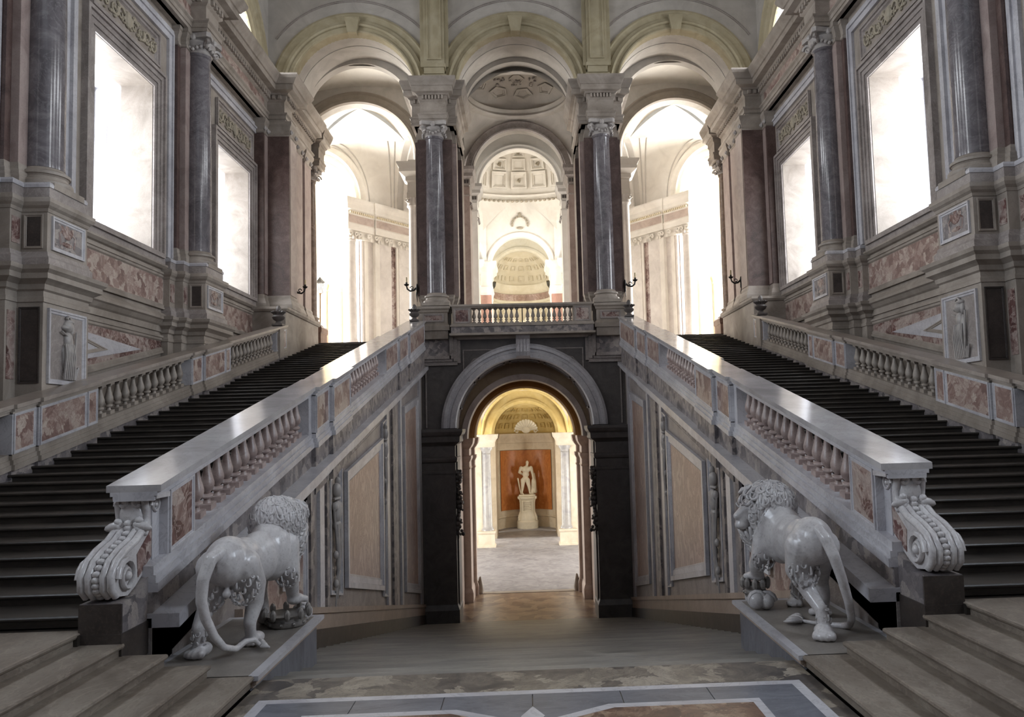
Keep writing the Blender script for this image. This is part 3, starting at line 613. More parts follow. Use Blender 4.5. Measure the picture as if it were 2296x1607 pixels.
# ------------------------------------------------------------------ arcade wall over the gallery
A = setting('wall_arcade', 'three-arched wall above the gallery columns')
YA = 39.0; ARX = (-8.3, 0, 8.3)
mb = MB()
mb.archwall(-12.9, -4.15, 20.3, 27.8, -8.3, 3.1, 20.35, YA, YA+.5, 44, zb=20.3)
mb.archwall(-4.15, 4.15, 20.3, 27.8, 0, 3.1, 20.35, YA, YA+.5, 44, zb=20.3)
mb.archwall(4.15, 12.9, 20.3, 27.8, 8.3, 3.1, 20.35, YA, YA+.5, 44, zb=20.3)
mb.build('masonry', 'plaster', A)
AV = [(4.15, YA+.02), (4.15, YA-.1), (4.05, YA-.14), (3.98, YA-.08), (3.72, YA-.06), (3.7, YA-.16), (3.56, YA-.2), (3.5, YA-.26), (3.42, YA-.2), (3.4, YA-.1), (3.22, YA-.1), (3.2, YA-.18), (3.13, YA-.2), (3.08, YA-.12), (3.1, YA+.5)]
for x in ARX:
    MB().ring(x, 20.35, AV, 56).build('archivolt', 'stucco', A, smooth=30)
    mb = MB(); mb.prism([(-.22, 23.35), (.22, 23.35), (.38, 24.15), (-.38, 24.15)], 'y', YA-.34, YA+.1)
    o = mb.build('keystone', 'stucco', A, lambda X, Y, Z: (X+x, Y, Z))
    for r0 in (4.75, 4.83):
        mb = MB(); mb.ring(x, 20.35, [(r0, YA+.02), (r0, YA-.025), (r0+.035, YA-.025), (r0+.035, YA+.02)], 44, pi*.2, pi*.8); mb.build('panel_line', 'grey', A)
    # barrel of the loggia behind each arch, with transverse bands
    xb_ = x*1.035; mb = MB(); mb.ring(x, 20.35, [(3.2, YA+.4), (3.2, YA+3.1), (3.4, YA+3.1), (3.4, YA+.4)], 44); mb.build('loggia_barrel', 'plaster', A, smooth=30)
    mb = MB(); mb.ring(xb_, 20.35, [(3.5, YA+3.0), (3.1, YA+2.95), (2.95, YA+2.98), (2.93, YA+3.5), (3.5, YA+3.5)], 44); mb.build('loggia_band', 'plaster', A, smooth=30)
    MB().ring(x, 20.35, [(3.22, YA+1.5), (3.17, YA+1.5), (3.17, YA+1.58), (3.22, YA+1.58)], 44).build('soffit_line', 'plaster', A, smooth=30)
for s in (-1, 1):
    x = s*4.15
    mb = MB(); mb.box(x-.62, x+.62, YA-.55, YA+.1, 20.3, 21.0); mb.build('dosseret', 'stucco', A)
    mb = MB(); mb.box(x-.5, x+.5, YA-.62, YA+.1, 21.0, 21.32); mb.box(x-.58, x+.58, YA-.68, YA+.1, 21.32, 21.5); mb.build('dosseret_cap', 'stucco', A)
    mb = MB(); mb.box(x-.52, x+.52, YA-.42, YA+.1, 21.5, 27.8); mb.build('rib_pilaster', 'stucco', A)
    mb = MB(); mb.frame([(x-.36, 21.8), (x+.36, 21.8), (x+.36, 27.8), (x-.36, 27.8)], .14, 'y', YA-.4, YA-.48); mb.build('rib_panel', 'stucco', A)
    for dx in (-.62, .62): MB().box(x+dx-.09, x+dx+.09, YA-.3, YA+.1, 21.5, 27.8).build('rib_fillet', 'stucco', A)
# piers carrying the arcade: pilasters behind the columns, entablature blocks, pedestals
def pilaster(par, x0, x1, y0_, y1_, mt, zb_=9.7, zt_=17.5, s=1):
    mx = mir(s)
    MB().box(x0, x1, y0_, y1_, zb_, zt_).build('pilaster', mt, par, mx)
    pth = [(x0, y1_), (x0, y0_), (x1, y0_), (x1, y1_)]
    mb = MB(); mb.mould(pth, [(0, 9.05), (-.14, 9.05), (-.14, 9.25), (-.1, 9.4), (-.05, 9.5), (-.05, 9.6), (0, 9.7)]); mb.build('pilaster_base', 'warm', par, mx)
    mb = MB(); mb.mould(pth, [(0, 17.4), (-.05, 17.45), (0, 17.55), (-.05, 17.9), (-.12, 18.05), (-.12, 18.2), (0, 18.2)]); mb.build('pilaster_capital', 'warm', par, mx)
for s in (-1, 1):
    P_ = setting('wall_pier_'+SIDE[s], '%s pier of the gallery with clustered pilasters' % SIDE[s]); mx = mir(s)
    MB().box(3.6, 5.0, 38.35, 42.6, UP, 18.3).build('core', 'warm', P_, mx)
    pilaster(P_, 3.3, 5.0, 38.18, 39.5, 'red', s=s)
    pilaster(P_, 3.12, 3.9, 38.75, 39.4, 'pilaster', s=s)
    pilaster(P_, 3.3, 3.7, 39.9, 40.8, 'bluered', s=s)
    pilaster(P_, 3.05, 3.62, 41.2, 42.5, 'red', s=s)
    pilaster(P_, 4.9, 5.15, 38.5, 40.0, 'red', s=s)
    q = [(3.12, 42.6), (3.12, 38.15), (3.55, 38.15), (3.55, 37.62), (4.75, 37.62), (4.75, 38.15), (5.22, 38.15), (5.22, 42.6)]
    mb = MB(); mb.mould(q, [(o*.62-.0, z) for o, z in [(-.5, 18.2)]+ENT[1:-1]+[(-.5, 20.3)]], cap=True)
    mb.v = [(x, y, z) for x, y, z in mb.v]; mb.build('entablature', 'warm', P_, mx)
    MB().box(3.2, 5.15, 38.2, 42.5, 18.2, 20.28).build('entablature_core', 'warm', P_, mx)
    MB().box(3.6, 4.7, 37.68, 38.3, 18.62, 19.22).build('frieze_block', 'rose', P_, mx)
    mb = MB()
    for a, b in (((3.2, 38.08), (3.5, 38.08)), ((3.6, 37.55), (4.7, 37.55)), ((4.8, 38.08), (5.2, 38.08))):
        nn = int((b[0]-a[0])/.15)
        for k in range(nn): xx = a[0]+(b[0]-a[0])*(k+.5)/nn; mb.box(xx-.045, xx+.045, a[1]-.12, a[1]+.02, 19.3, 19.48)
    mb.build('dentils', 'warm', P_, mx, kind='stuff', recalc=False)
    # pedestal
    PB = [(0, UP-.5), (.02, UP-.5), (.02, UP-.1), (.1, UP-.1), (.1, UP+.12), (.04, UP+.2), (0, UP+.24), (0, 8.7), (.05, 8.74), (.08, 8.84), (.14, 8.9), (.14, 9.02), (0, 9.05)]
    q = [(5.05, 42.2), (5.05, 37.86), (4.95, 37.86), (4.95, 37.5), (3.6, 37.5), (3.6, 37.86), (3.45, 37.86), (3.45, 42.2)][::-1]
    mb = MB(); mb.mould(q, PB); mb.build('pedestal', 'warm', P_, mx)
    MB().box(3.62, 4.93, 37.52, 42, UP-.5, 9.04).build('pedestal_core', 'warm', P_, mx)
    mb = MB(); mb.frame([(3.78, UP+.32), (4.78, UP+.32), (4.78, 8.66), (3.78, 8.66)], .1, 'y', 37.5, 37.44); mb.build('panel_frame', 'grey', P_, mx)
    MB().box(3.86, 4.7, 37.485, 37.6, UP+.4, 8.58).build('panel', 'redbrown', P_, mx)
# ------------------------------------------------------------------ upper vestibule: loggia, rotunda, side bays, apse
V = setting('wall_upper_vestibule', 'bright upper vestibule beyond the gallery')
# second and third arch of the central bay
def imposts(x0, y0_, y1_, s, z0, mat='white', k=.6):
    pass
MB().archwall(-6.2, 6.2, 19.4, 28, 0, 2.95, 19.4, 49.5, 50.2, 44).build('second_arch', 'plaster', V)
MB().ring(0, 19.4, [(3.55, 49.52), (3.55, 49.42), (3.45, 49.35), (3.35, 49.4), (3.1, 49.4), (3.05, 49.34), (2.97, 49.36), (2.93, 49.55)], 48).build('second_archivolt', 'grey', V, smooth=30)
MB().archwall(-6.2, 6.2, 19.3, 28, 0, 2.65, 19.3, 52.0, 52.6, 44).build('third_arch', 'white', V)
MB().ring(0, 19.3, [(3.05, 52.02), (3.05, 51.9), (2.95, 51.85), (2.85, 51.9), (2.7, 51.88), (2.65, 52.0)], 48).build('third_archivolt', 'white', V, smooth=30)
for s in (-1, 1):
    mx = mir(s)
    for x0, y0_, y1_, mt in ((2.97, 47.9, 50.0, 'grey'), (2.68, 51.1, 52.7, 'grey')):
        zt_ = 19.4 if x0 > 2.8 else 19.3
        MB().box(x0+.12, 4.2, y0_+.1, y1_, UP, zt_-1.2).build('pier_shaft', 'pilaster' if x0 > 2.8 else 'white', V, mx)
        mb = MB(); pth = [(x0+.2, y1_), (x0+.2, y0_+.2), (4.0, y0_+.2)]
        mb.mould(pth, [(-.2, zt_-2.4), (.02, zt_-2.4), (.05, zt_-2.3), (0, zt_-2.2), (.06, zt_-1.9), (.14, zt_-1.75), (.02, zt_-1.7), (.02, zt_-1.2), (.1, zt_-1.1), (.1, zt_-.75), (.3, zt_-.6), (.3, zt_-.4), (.42, zt_-.2), (.42, zt_), (-.2, zt_)])
        mb.build('pier_impost', 'grey' if x0 > 2.8 else 'plaster', V, mx)
        mb = MB()
        for q in range(5): mb.box(x0+.2+q*.16, x0+.28+q*.16, y0_+.04, y0_+.2, zt_-1.0, zt_-.8)
        mb.build('dentils', 'dark', V, mx, kind='stuff', recalc=False)
        for q in range(4):
            mb = MB(); zq = zt_-2.3; mb.tube([(x0+.12+.14*cos(u)*(1-u/9), y0_+.25+.35*q, zq+.14*sin(u)*(1-u/9)) for u in [i*.7 for i in range(11)]], .05, 5); mb.build('capital_volute', 'relief', V, mx, recalc=False)
# oval vault over the central bay: saucer dome with pentagonal coffers
zo, ro = 23.45, 3.05
mb = MB(); mb.lathe([(3.2*cos(a), zo+1.55*sin(a)) for a in [pi/2*i/14 for i in range(15)]], 0, 46.0, 40, caps=False); mb.build('saucer_dome', 'plaster', V, smooth=80)
mb = MB(); mb.lathe([(3.5, zo-.45), (3.1, zo-.45), (3.02, zo-.36), (3.1, zo-.2), (3.0, zo-.12), (2.95, zo), (3.15, zo+.1), (3.5, zo+.1)], 0, 46.0, 40, caps=False); mb.build('dome_cornice', 'plaster', V, smooth=30)
mb = MB(); n = 24
for sx in (-1, 1):                                                # pendentives between dome ring and the arches
    for sy, yy in ((-1, 42.3), (1, 49.5)):
        a0 = 0; vs = []; fs = []
        for i in range(n+1):
            a = pi/2*i/n; px, py = sx*3.4*cos(a), 46.0+sy*3.4*sin(a)
            cxp, cyp = sx*min(3.5, 3.5), yy
            for j in range(5):
                u = j/4; zz = zo-.4-2.6*u*u
                vs.append((px+(sx*3.45-px)*u, py+(yy-py)*u, zz))
        for i in range(n):
            for j in range(4): fs.append((i*5+j, i*5+j+1, (i+1)*5+j+1, (i+1)*5+j))
        mb.add(vs, fs)
mb.build('pendentives', 'plaster', V, smooth=80)
def dome_pt(ang, el, cx, cy, r, zc, hh): return Vector((cx+r*cos(el)*cos(ang), cy+r*cos(el)*sin(ang), zc+hh*sin(el)))
def coffer(par, name, mat, cx, cy, r, zc, hh, a, e, sa, se, nsides, dep=.1, rot=0, lev=2):
    mb = MB(); rings = []
    for k, d in ((1.0, 0), (1.0, .6), (.8, .6), (.78, .25), (.6, .25), (.56, 0)) if lev == 2 else ((1, 0), (1, .5), (.75, .5), (.72, 0)):
        row = []
        for i in range(nsides):
            t = rot+2*pi*i/nsides; kk = 1.0
            if nsides == 4: kk = 1.2
            row.append(dome_pt(a+sa*k*kk*cos(t), e+se*k*kk*sin(t), cx, cy, r-dep*d, zc, hh-dep*d))
        rings.append(row)
    vs = [p for r_ in rings for p in r_]; n = nsides
    fs = [(q*n+i, q*n+(i+1) % n, (q+1)*n+(i+1) % n, (q+1)*n+i) for q in range(len(rings)-1) for i in range(n)]
    mb.add(vs, fs); return mb.build(name, mat, par, recalc=False)
for i in range(10):
    coffer(V, 'pentagon_coffer', 'plaster', 0, 46.0, 3.18, zo, 1.53, 2*pi*(i+.25)/10, .62, .25, .2, 5, .12, -pi/2)
for i in range(5): coffer(V, 'pentagon_coffer', 'plaster', 0, 46.0, 3.18, zo, 1.53, 2*pi*(i+.25)/5, 1.1, .34, .17, 6, .1)
for i in range(10):
    mb = MB(); rnd = random.Random(i); a = 2*pi*(i+.6)/10
    for _ in range(9): mb.ball(dome_pt(a+rnd.uniform(-.2, .2), .95+rnd.uniform(-.12, .12), 0, 46.0, 3.14, zo, 1.5), rnd.uniform(.05, .12), 6, 4)
    mb.build('stucco_rosette', 'relief', V, recalc=False)
# rotunda with coffered dome
RC = (0, 60.0); zr = 23.5; rr = 7.4
mb = MB(); mb.lathe([(rr*cos(a), zr+rr*sin(a)) for a in [pi/2*i/22 for i in range(23)]], RC[0], RC[1], 64, caps=False); mb.build('rotunda_dome', 'white', V, smooth=80)
mb = MB(); mb.lathe([(rr+.4, zr-.75), (rr-.1, zr-.75), (rr-.25, zr-.66), (rr-.1, zr-.56), (rr-.05, zr-.34), (rr-.28, zr-.3), (rr-.3, zr-.16), (rr-.1, zr-.1), (rr-.05, zr+.05), (rr+.4, zr+.05)], RC[0], RC[1], 64, caps=False); mb.build('drum_cornice', 'white', V, smooth=30)
mb = MB()
for i in range(110):
    a = 2*pi*i/110; mb.ball((RC[0]+(rr-.32)*cos(a), RC[1]+(rr-.32)*sin(a), zr-.72), (.15, .15, .12), 5, 4)
mb.build('egg_moulding', 'stuccocarve', V, kind='stuff', recalc=False)
for row, (e, se) in enumerate(((.16, .118), (.345, .08), (.49, .062), (.61, .052), (.72, .042))):
    for i in range(26):
        a = 2*pi*(i+.5)/26
        if sin(a) < -.1: continue
        coffer(V, 'dome_coffer', 'white', RC[0], RC[1], rr-.02, zr, rr-.02, a, e, .112-.012*row, se, 4, .3, pi/4)
        if (i+row) % 2 == 0 and row < 4:
            p = dome_pt(a, e, RC[0], RC[1], rr-.1, zr, rr-.1); mb = MB(); mb.ball(p, (.17, .1, .17), 7, 5); mb.ball(p+Vector((.1, -.05, .1)), .09, 5, 4); mb.ball(p+Vector((-.12, -.05, -.05)), .09, 5, 4); mb.ball(p+Vector((.05, -.05, -.14)), .08, 5, 4)
            mb.build('rosette', 'stuccocarve', V, recalc=False)
# octagon of arches below the dome
def turned(ang, cx, cy):
    c_, s_ = cos(ang), sin(ang)
    return lambda x, y, z: (cx+x*c_-y*s_, cy+x*s_+y*c_, z)
for k in range(8):
    ang = k*pi/4
    if k == 4: continue                                            # the side towards the gallery is the third arch itself
    xf_ = turned(ang, *RC); r0 = 7.15
    r_, zs_ = (2.55, 17.1)
    MB().archwall(-3.15, 3.15, 17.1, 22.9, 0, r_, zs_, r0, r0+.6, 32).build('octagon_arch', 'white', V, xf_)
    MB().ring(0, zs_, [(3.0, r0+.02), (3.0, r0-.08), (2.9, r0-.14), (2.8, r0-.06), (2.65, r0-.05), (2.55, r0)], 36).build('octagon_archivolt', 'white', V, xf_, smooth=30)
    mb = MB(); mb.mould([(-4.1, r0+1.6), (-2.55, r0+.1), (-2.55, r0+2)], [(0, 14), (0, 16.3)]) if 0 else None
    if k == 0:
        mb = MB(); mb.ring(0, 20.75, [(.75, r0-.02), (.75, r0-.1), (.62, r0-.1), (.62, r0-.02)], 18, -.3, pi+.3)
        for i in range(9): a = pi*i/8; mb.ball((.68*cos(a), r0-.08, 20.75+.68*sin(a)), .1, 6, 4)
        mb.ball((0, r0-.1, 21.6), (.16, .1, .2), 6, 5); mb.ball((0, r0-.1, 20.4), (.3, .1, .12), 6, 5)
        mb.build('stucco_cartouche', 'stuccocarve', V, xf_, recalc=False)
for sx in (-1, 1):                                                 # far piers of the octagon, pendentive webs
    mx = mir(sx)
    for x0, x1, y0_, y1_, mt in ((2.6, 3.5, 66.6, 67.4, 'pinkpil'), (3.6, 4.5, 65.9, 66.9, 'white'), (2.6, 3.0, 67.5, 70.4, 'white')):
        MB().box(x0, x1, y0_, y1_, UP, 15.2).build('far_pilaster', mt, V, mx)
        mb = MB(); mb.mould([(x0, y1_), (x0, y0_), (x1, y0_), (x1, y1_)], [(0, 14.5), (.06, 14.6), (0, 14.7), (.08, 15.05), (.16, 15.2), (0, 15.25), (0, 16.3), (.1, 16.4), (.1, 16.7), (.4, 16.9), (.4, 17.1), (.5, 17.25), (.5, 17.35), (-.3, 17.35)]); mb.build('far_impost', 'white', V, mx)
        MB().box(x0, x1, y0_, y1_, 15.2, 17.3).build('far_block', 'white', V, mx)
mb = MB()
for sx in (-1, 1):
    for sy in (-1, 1):
        nn = 12; vs = []; fs = []
        for i in range(nn+1):
            a = pi/2*i/nn; p1 = Vector((RC[0]+sx*7.3*cos(a), RC[1]+sy*7.3*sin(a), zr-.7)); p2 = Vector((RC[0]+sx*5.6, RC[1]+sy*6.6, 16.5))
            for j in range(7):
                u = j/6; q = p1.lerp(p2, u); q.z = p1.z+(p2.z-p1.z)*(u**1.6); vs.append(q)
        for i in range(nn):
            for j in range(6): fs.append((i*7+j, i*7+j+1, (i+1)*7+j+1, (i+1)*7+j))
        if sy > 0: mb.add(vs, fs)
mb.build('pendentive', 'white', V, smooth=80)
# apse at the far end
AP = setting('wall_apse', 'far apse with coffered half dome'); ay = 78.0; zs_ = 17.9
MB().archwall(-9, 9, UP, 24, 0, 2.75, zs_, ay-.4, ay, 36).build('apse_front', 'white', AP) if 0 else None
MB().archwall(-9, 9, zs_, 26, 0, 2.85, zs_, ay-.4, ay, 36).build('apse_front', 'cream', AP)
MB().ring(0, zs_, [(3.3, ay-.4), (3.3, ay-.52), (3.1, ay-.55), (2.9, ay-.45)], 36).build('apse_archivolt', 'cream', AP, smooth=30)
mb = MB(); mb.lathe([(2.95*cos(a), zs_+2.95*sin(a)) for a in [pi/2*i/14 for i in range(15)]], 0, ay, 32, 0, pi); mb.build('half_dome', 'cream', AP, smooth=80)
mb = MB(); mb.lathe([(2.95, UP), (2.95, 15.9), (2.85, 15.95), (2.85, 16.2), (2.95, 16.25), (2.95, 16.9), (2.8, 17.0), (2.6, 17.3), (2.55, 17.6), (2.5, 17.8), (2.95, 17.9)], 0, ay, 32, 0, pi); mb.build('apse_wall', 'cream', AP, smooth=30)
mb = MB(); mb.lathe([(2.93, 16.2), (2.88, 16.22), (2.88, 16.88), (2.93, 16.9)], 0, ay, 32, 0, pi); mb.build('apse_frieze', 'tan', AP, smooth=30)
for row, e in enumerate((.22, .6, .95)):
    for i in range(9):
        a = pi*(i+.5)/9; coffer(AP, 'apse_coffer', 'cream', 0, ay, 2.93, zs_, 2.93, a, e, .11, .11*(1-.1*row), 4, .14, pi/4)
for q, (px, zz) in enumerate(((-1.9, 14.3), (-.6, 13.9), (.75, 13.9), (2.0, 14.3), (0, 13.2))):
    mb = MB(); mb.ball((px, 79.5, zz), (.35, .25, .45), 8, 6); mb.ball((px+.1, 79.4, zz+.6), .2, 8, 6); mb.ball((px-.35, 79.4, zz+.1), (.2, .15, .3), 6, 5); mb.build('stucco_figure', 'cream', AP, recalc=False)
MB().box(-9, -2.9, ay, ay+3.5, UP, zs_).build('apse_side', 'cream', AP); MB().box(2.9, 9, ay, ay+3.5, UP, zs_).build('apse_side', 'cream', AP)
MB().box(-20, 20, 82, 82.4, UP, 30).build('end_wall', 'white', V)
MB().box(-20, 20, 39.6, 82.4, 31.5, 31.9).build('roof', 'white', V)

# side bays: back arch, three-sided vault, diagonal piers
for s in (-1, 1):
    B = setting('wall_side_bay_'+SIDE[s], '%s bay of the upper vestibule with its plaster vault' % SIDE[s]); mx = mir(s); cx, yb_, rb, zb_ = 9.4, 45.0, 3.4, 18.9
    MB().archwall(5.2, 14, zb_, 28, cx, rb, zb_, yb_, yb_+.6, 44).build('back_arch', 'plaster', B, mx)
    MB().ring(cx, zb_, [(rb+.7, yb_+.02), (rb+.7, yb_-.1), (rb+.62, yb_-.16), (rb+.5, yb_-.1), (rb+.28, yb_-.12), (rb+.22, yb_-.2), (rb+.06, yb_-.16), (rb, yb_)], 48).build('back_archivolt', 'dustwarm', B, mx, smooth=30)
    MB().ring(cx, zb_, [(rb+.02, yb_+.58), (rb+.02, yb_+.75), (rb+.4, yb_+.8), (rb+.4, yb_+.58)], 48).build('inner_archivolt', 'white', B, mx, smooth=30)
    # saucer of the loggia between its band and the back arch
    vs = []; n = 24
    for i in range(n+1):
        for j in range(n+1):
            u, v = -1+2*i/n, -1+2*j/n; vs.append((9.0+4.3*u, 43.7+1.6*v, 21.9+1.75*(1-.5*u*u)*(1-.25*v*v)))
    mb = MB(); mb.add(vs, [(i*(n+1)+j, (i+1)*(n+1)+j, (i+1)*(n+1)+j+1, i*(n+1)+j+1) for i in range(n) for j in range(n)]); mb.build('loggia_vault', 'white', B, mx, smooth=60)
    # right-hand impost with its column
    MB().box(5.2, 6.0, 44.7, 46.2, UP, 16.6).build('impost_pier', 'lightcol', B, mx)
    MB().lathe([(.42, UP), (.42, UP+.9), (.38, UP+1.0), (.33, UP+1.2), (.31, UP+4), (.28, 16.0), (.4, 16.15), (.36, 16.3), (.46, 16.6)], 6.2, 45.25, 20).build('impost_column', 'lightcol', B, mx, smooth=40)
    mb = MB(); mb.mould([(5.2, 46.4), (6.5, 46.4), (6.5, 44.9), (5.2, 44.9)], [(0, 16.5), (-.04, 16.55), (-.04, 16.9), (0, 16.95), (0, 17.5), (-.1, 17.6), (-.1, 17.8), (-.42, 18.05), (-.42, 18.25), (-.55, 18.5), (-.55, 18.6), (0, 18.6)]) ; mb.box(5.2, 6.46, 44.94, 46.36, 16.5, 18.88); mb.build('impost', 'white', B, mx)
    for q in range(3):
        mb = MB(); xq, yq = 6.2+.3*(q-1), 44.95; mb.tube([(xq+.15*cos(u)*(1-u/9), yq, 16.42+.15*sin(u)*(1-u/9)) for u in [i*.7 for i in range(11)]], .055, 5); mb.build('capital_volute', 'white', B, mx, recalc=False)
    # vault springing from the diagonal pier
    def A_(t): return Vector((13.6-3.1*cos(t), 50.9, 18.15+3.65*sin(t)))
    def B_(t):
        f = (1-cos(t))/2; p = Vector((8.35, 53.5, 18.15)).lerp(Vector((6.1, 45.7, 18.5)), f); p.z += 3.35*sin(t); return p
    def C_(t): return Vector((cx+rb*cos(t), yb_+.62, zb_+rb*sin(t)))
    def loft(f, g, n=22, m=10, lift=.5):
        vs = []
        for i in range(n+1):
            a, b2 = f(i/n), g(i/n)
            for j in range(m+1):
                v = j/m; q = a.lerp(b2, v); q.z += lift*sin(pi*v)*(.15+.85*sin(pi*i/n/1.0*.5)); vs.append(q)
        return vs, [(i*(m+1)+j, (i+1)*(m+1)+j, (i+1)*(m+1)+j+1, i*(m+1)+j+1) for i in range(n) for j in range(m)]
    H_ = pi/2
    mb = MB(); webs = ((lambda u: A_(u*H_), lambda u: B_(u*H_)), (lambda u: B_(pi-u*H_), lambda u: C_(pi-(pi/2)*u if False else pi-u*H_)), (lambda u: C_(u*H_), lambda u: A_(pi-u*H_)))
    for f, g in webs: mb.add(*loft(f, g))
    mb.build('vault_web', 'white', B, mx, smooth=60); mb = MB()
    a, b2, c2 = A_(H_), B_(H_), C_(H_); n = 12; vs = []; fs = []; ix = {}
    for i in range(n+1):
        for j in range(n+1-i):
            k = n-i-j; q = (a*i+b2*j+c2*k)/n; q.z += .5*(1-(i*i+j*j+k*k)/(n*n)); ix[i, j] = len(vs); vs.append(q)
    for i in range(n):
        for j in range(n-i):
            fs.append((ix[i, j], ix[i+1, j], ix[i, j+1]))
            if j < n-i-1: fs.append((ix[i+1, j], ix[i+1, j+1], ix[i, j+1]))
    mb.add(vs, fs); mb.build('vault_crown', 'vault', B, mx, smooth=60)
    f, g = webs[0]
    for v in (.16, .24, .8, .88):                                # raised fillets running up the web
        pts = []
        for i in range(23):
            a, b2 = f(i/22), g(i/22); q = a.lerp(b2, v); q.z += .5*sin(pi*v)*(.15+.85*sin(pi*i/44))-.03; pts.append(q)
        mb = MB(); mb.tube(pts, .05, 5); mb.build('web_fillet', 'vault', B, mx, recalc=False)
    # outer arch and arch towards the rotunda
    for r0, dy, d in ((3.1, 0, .5), (2.75, .35, .6), (2.45, .8, 1.2)):
        mb = MB(); mb.ring(0, 0, [(r0+.5, 50.9+dy), (r0+.42, 50.82+dy), (r0+.2, 50.8+dy), (r0+.12, 50.74+dy), (r0, 50.8+dy), (r0, 50.9+dy+d), (r0+.5, 50.9+dy+d)], 40)
        mb.build('outer_archivolt', 'white', B, lambda x, y, z: mx(13.6+x, y, 18.1+z*1.15), smooth=30)
    b0, b1 = Vector((8.35, 53.5)), Vector((6.1, 45.7)); bd = (b1-b0).normalized(); bn = Vector((bd.y, -bd.x)); 
    if bn.x > 0: bn = -bn
    def bx(x, y, z): q = (b0+b1)/2+bd*x+bn*y; return mx(q.x, q.y, z)
    for r0, dy, d in ((3.95, 0, .5), (3.55, .4, .6), (3.2, .9, .7), (2.9, 1.5, .9)):
        mb = MB(); mb.ring(0, 0, [(r0+.5, dy), (r0+.42, dy-.08), (r0+.2, dy-.1), (r0+.12, dy-.16), (r0, dy-.1), (r0, dy+d), (r0+.5, dy+d)], 40)
        mb.build('rotunda_archivolt', 'vault', B, lambda x, y, z: bx(x, y, 18.2+z*.86), smooth=30)
    # diagonal pier with column, pilasters and entablature
    p1, p2 = Vector((10.95, 50.3)), Vector((7.77, 54.4)); d = (p2-p1).normalized(); nn = Vector((-d.y, d.x))
    if nn.x > 0: nn = -nn
    Lp = (p2-p1).length
    def dg(x, y, z):                                              # local frame: x along the face, y behind it
        q = p1+d*x-nn*y; return mx(q.x, q.y, z)
    if (dg(1, 1, 0)[0])*s < (dg(1, 0, 0)[0])*s: nn = -nn
    MB().box(1.1, Lp, .3, 2.2, UP, 18.1).build('diagonal_pier', 'lightcol', B, dg)
    MB().lathe([(.5, UP), (.5, UP+.75), (.46, UP+.85), (.48, UP+.95), (.4, UP+1.1), (.38, UP+1.2), (.37, UP+4), (.33, 15.5), (.38, 15.55), (.34, 15.65), (.34, 15.7)], .28, .42, 22).build('column', 'lightcol', B, dg, smooth=40)
    for xa, xb, dep, mt in ((1.05, 1.3, .5, 'warmred'), (1.3, 1.62, .25, 'white'), (1.62, 2.05, .28, 'lightcol'), (2.05, 2.42, .0, 'white'), (2.42, 3.5, .05, 'lightcol'), (3.5, 4.0, .2, 'redbrown'), (4.0, 4.2, .08, 'white'), (4.2, 5.2, .05, 'lightcol')):
        MB().box(xa, xb, dep, .6, UP+.9, 15.7).build('pilaster', mt, B, dg)
        MB().box(xa-.05, xb+.05, dep-.1, .6, UP, UP+.9).build('pilaster_base', 'white', B, dg)
    for xa, xb, dep in ((-.25, 1.95, -.02), (2.0, Lp+.1, -.1)):
        mb = MB(); mb.mould([(xa, 2.2), (xa, dep), (xb, dep), (xb, 2.2)], [(-.3, 16.2), (.0, 16.2), (.02, 16.45), (.06, 16.6), (.0, 16.64), (.0, 17.2), (.05, 17.25), (.06, 17.4), (.24, 17.5), (.24, 17.75), (.36, 17.95), (.42, 18.1), (.42, 18.2), (-.3, 18.2)])
        mb.build('entablature', 'white', B, dg)
        MB().box(xa+.06, xb-.06, dep-.012, .6, 16.68, 17.18).build('frieze_panel', 'warmrose', B, dg)
        mb = MB(); k = int((xb-xa)/.16)
        for i in range(k): mb.box(xa+(i+.25)*.16, xa+(i+.75)*.16, dep-.17, dep, 17.27, 17.4)
        mb.build('dentils', 'cream', B, dg, kind='stuff', recalc=False)
    for xq in (-.02, .45, .75, 1.45, 2.1, 2.3, 3.0, 3.35, 4.1, 4.6, 5.05):
        mb = MB(); yq = .02 if xq < 1 else -.06
        mb.tube([(xq+.16*cos(u)*(1-u/9), yq, 15.95+.16*sin(u)*(1-u/9)) for u in [i*.7 for i in range(11)]], .06, 5); mb.ball((xq+.2, yq, 15.75), (.07, .07, .14), 6, 4); mb.build('capital_volute', 'white', B, dg, recalc=False)
    MB().box(-.1, 5.2, .1, 1.2, 15.7, 16.22).build('capital_band', 'white', B, dg)
    # outer room beyond: wall, second pier
    MB().box(12.9, 13.3, 43.3, 45.2, UP, 25).build('outer_return', 'white', B, mx)
    for xq, yq, mt in ((13.6, 58.5, 'cream'), (14.6, 58.2, 'pinkish'), (12.3, 59.2, 'cream')):
        MB().box(xq, xq+.7, yq, yq+.7, UP, 14.2).build('outer_pilaster', mt, B, mx)
        mb = MB(); mb.mould([(xq, yq+.7), (xq, yq), (xq+.7, yq), (xq+.7, yq+.7)], [(0, 13.6), (.05, 13.7), (0, 13.8), (.12, 14.2), (0, 14.2)]); mb.build('outer_capital', 'cream', B, mx)
    MB().box(10.5, 20, 59.9, 60.4, UP, 24).build('outer_wall', 'cream', B, mx)
    mb = MB(); mb.mould([(10.5, 59.9), (20, 59.9)], [(0, 14.2), (.1, 14.3), (.1, 14.9), (.4, 15.1), (.5, 15.4), (0, 15.4)]); mb.build('outer_cornice', 'cream', B, mx)
    mb = MB(); mb.ring(0, 0, [(3.7, 52.3), (3.7, 59.9), (3.9, 59.9), (3.9, 52.3)], 30); mb.build('outer_vault', 'cream', B, lambda x, y, z: mx(x+14.2, y, z*1.05+17.6), smooth=40)
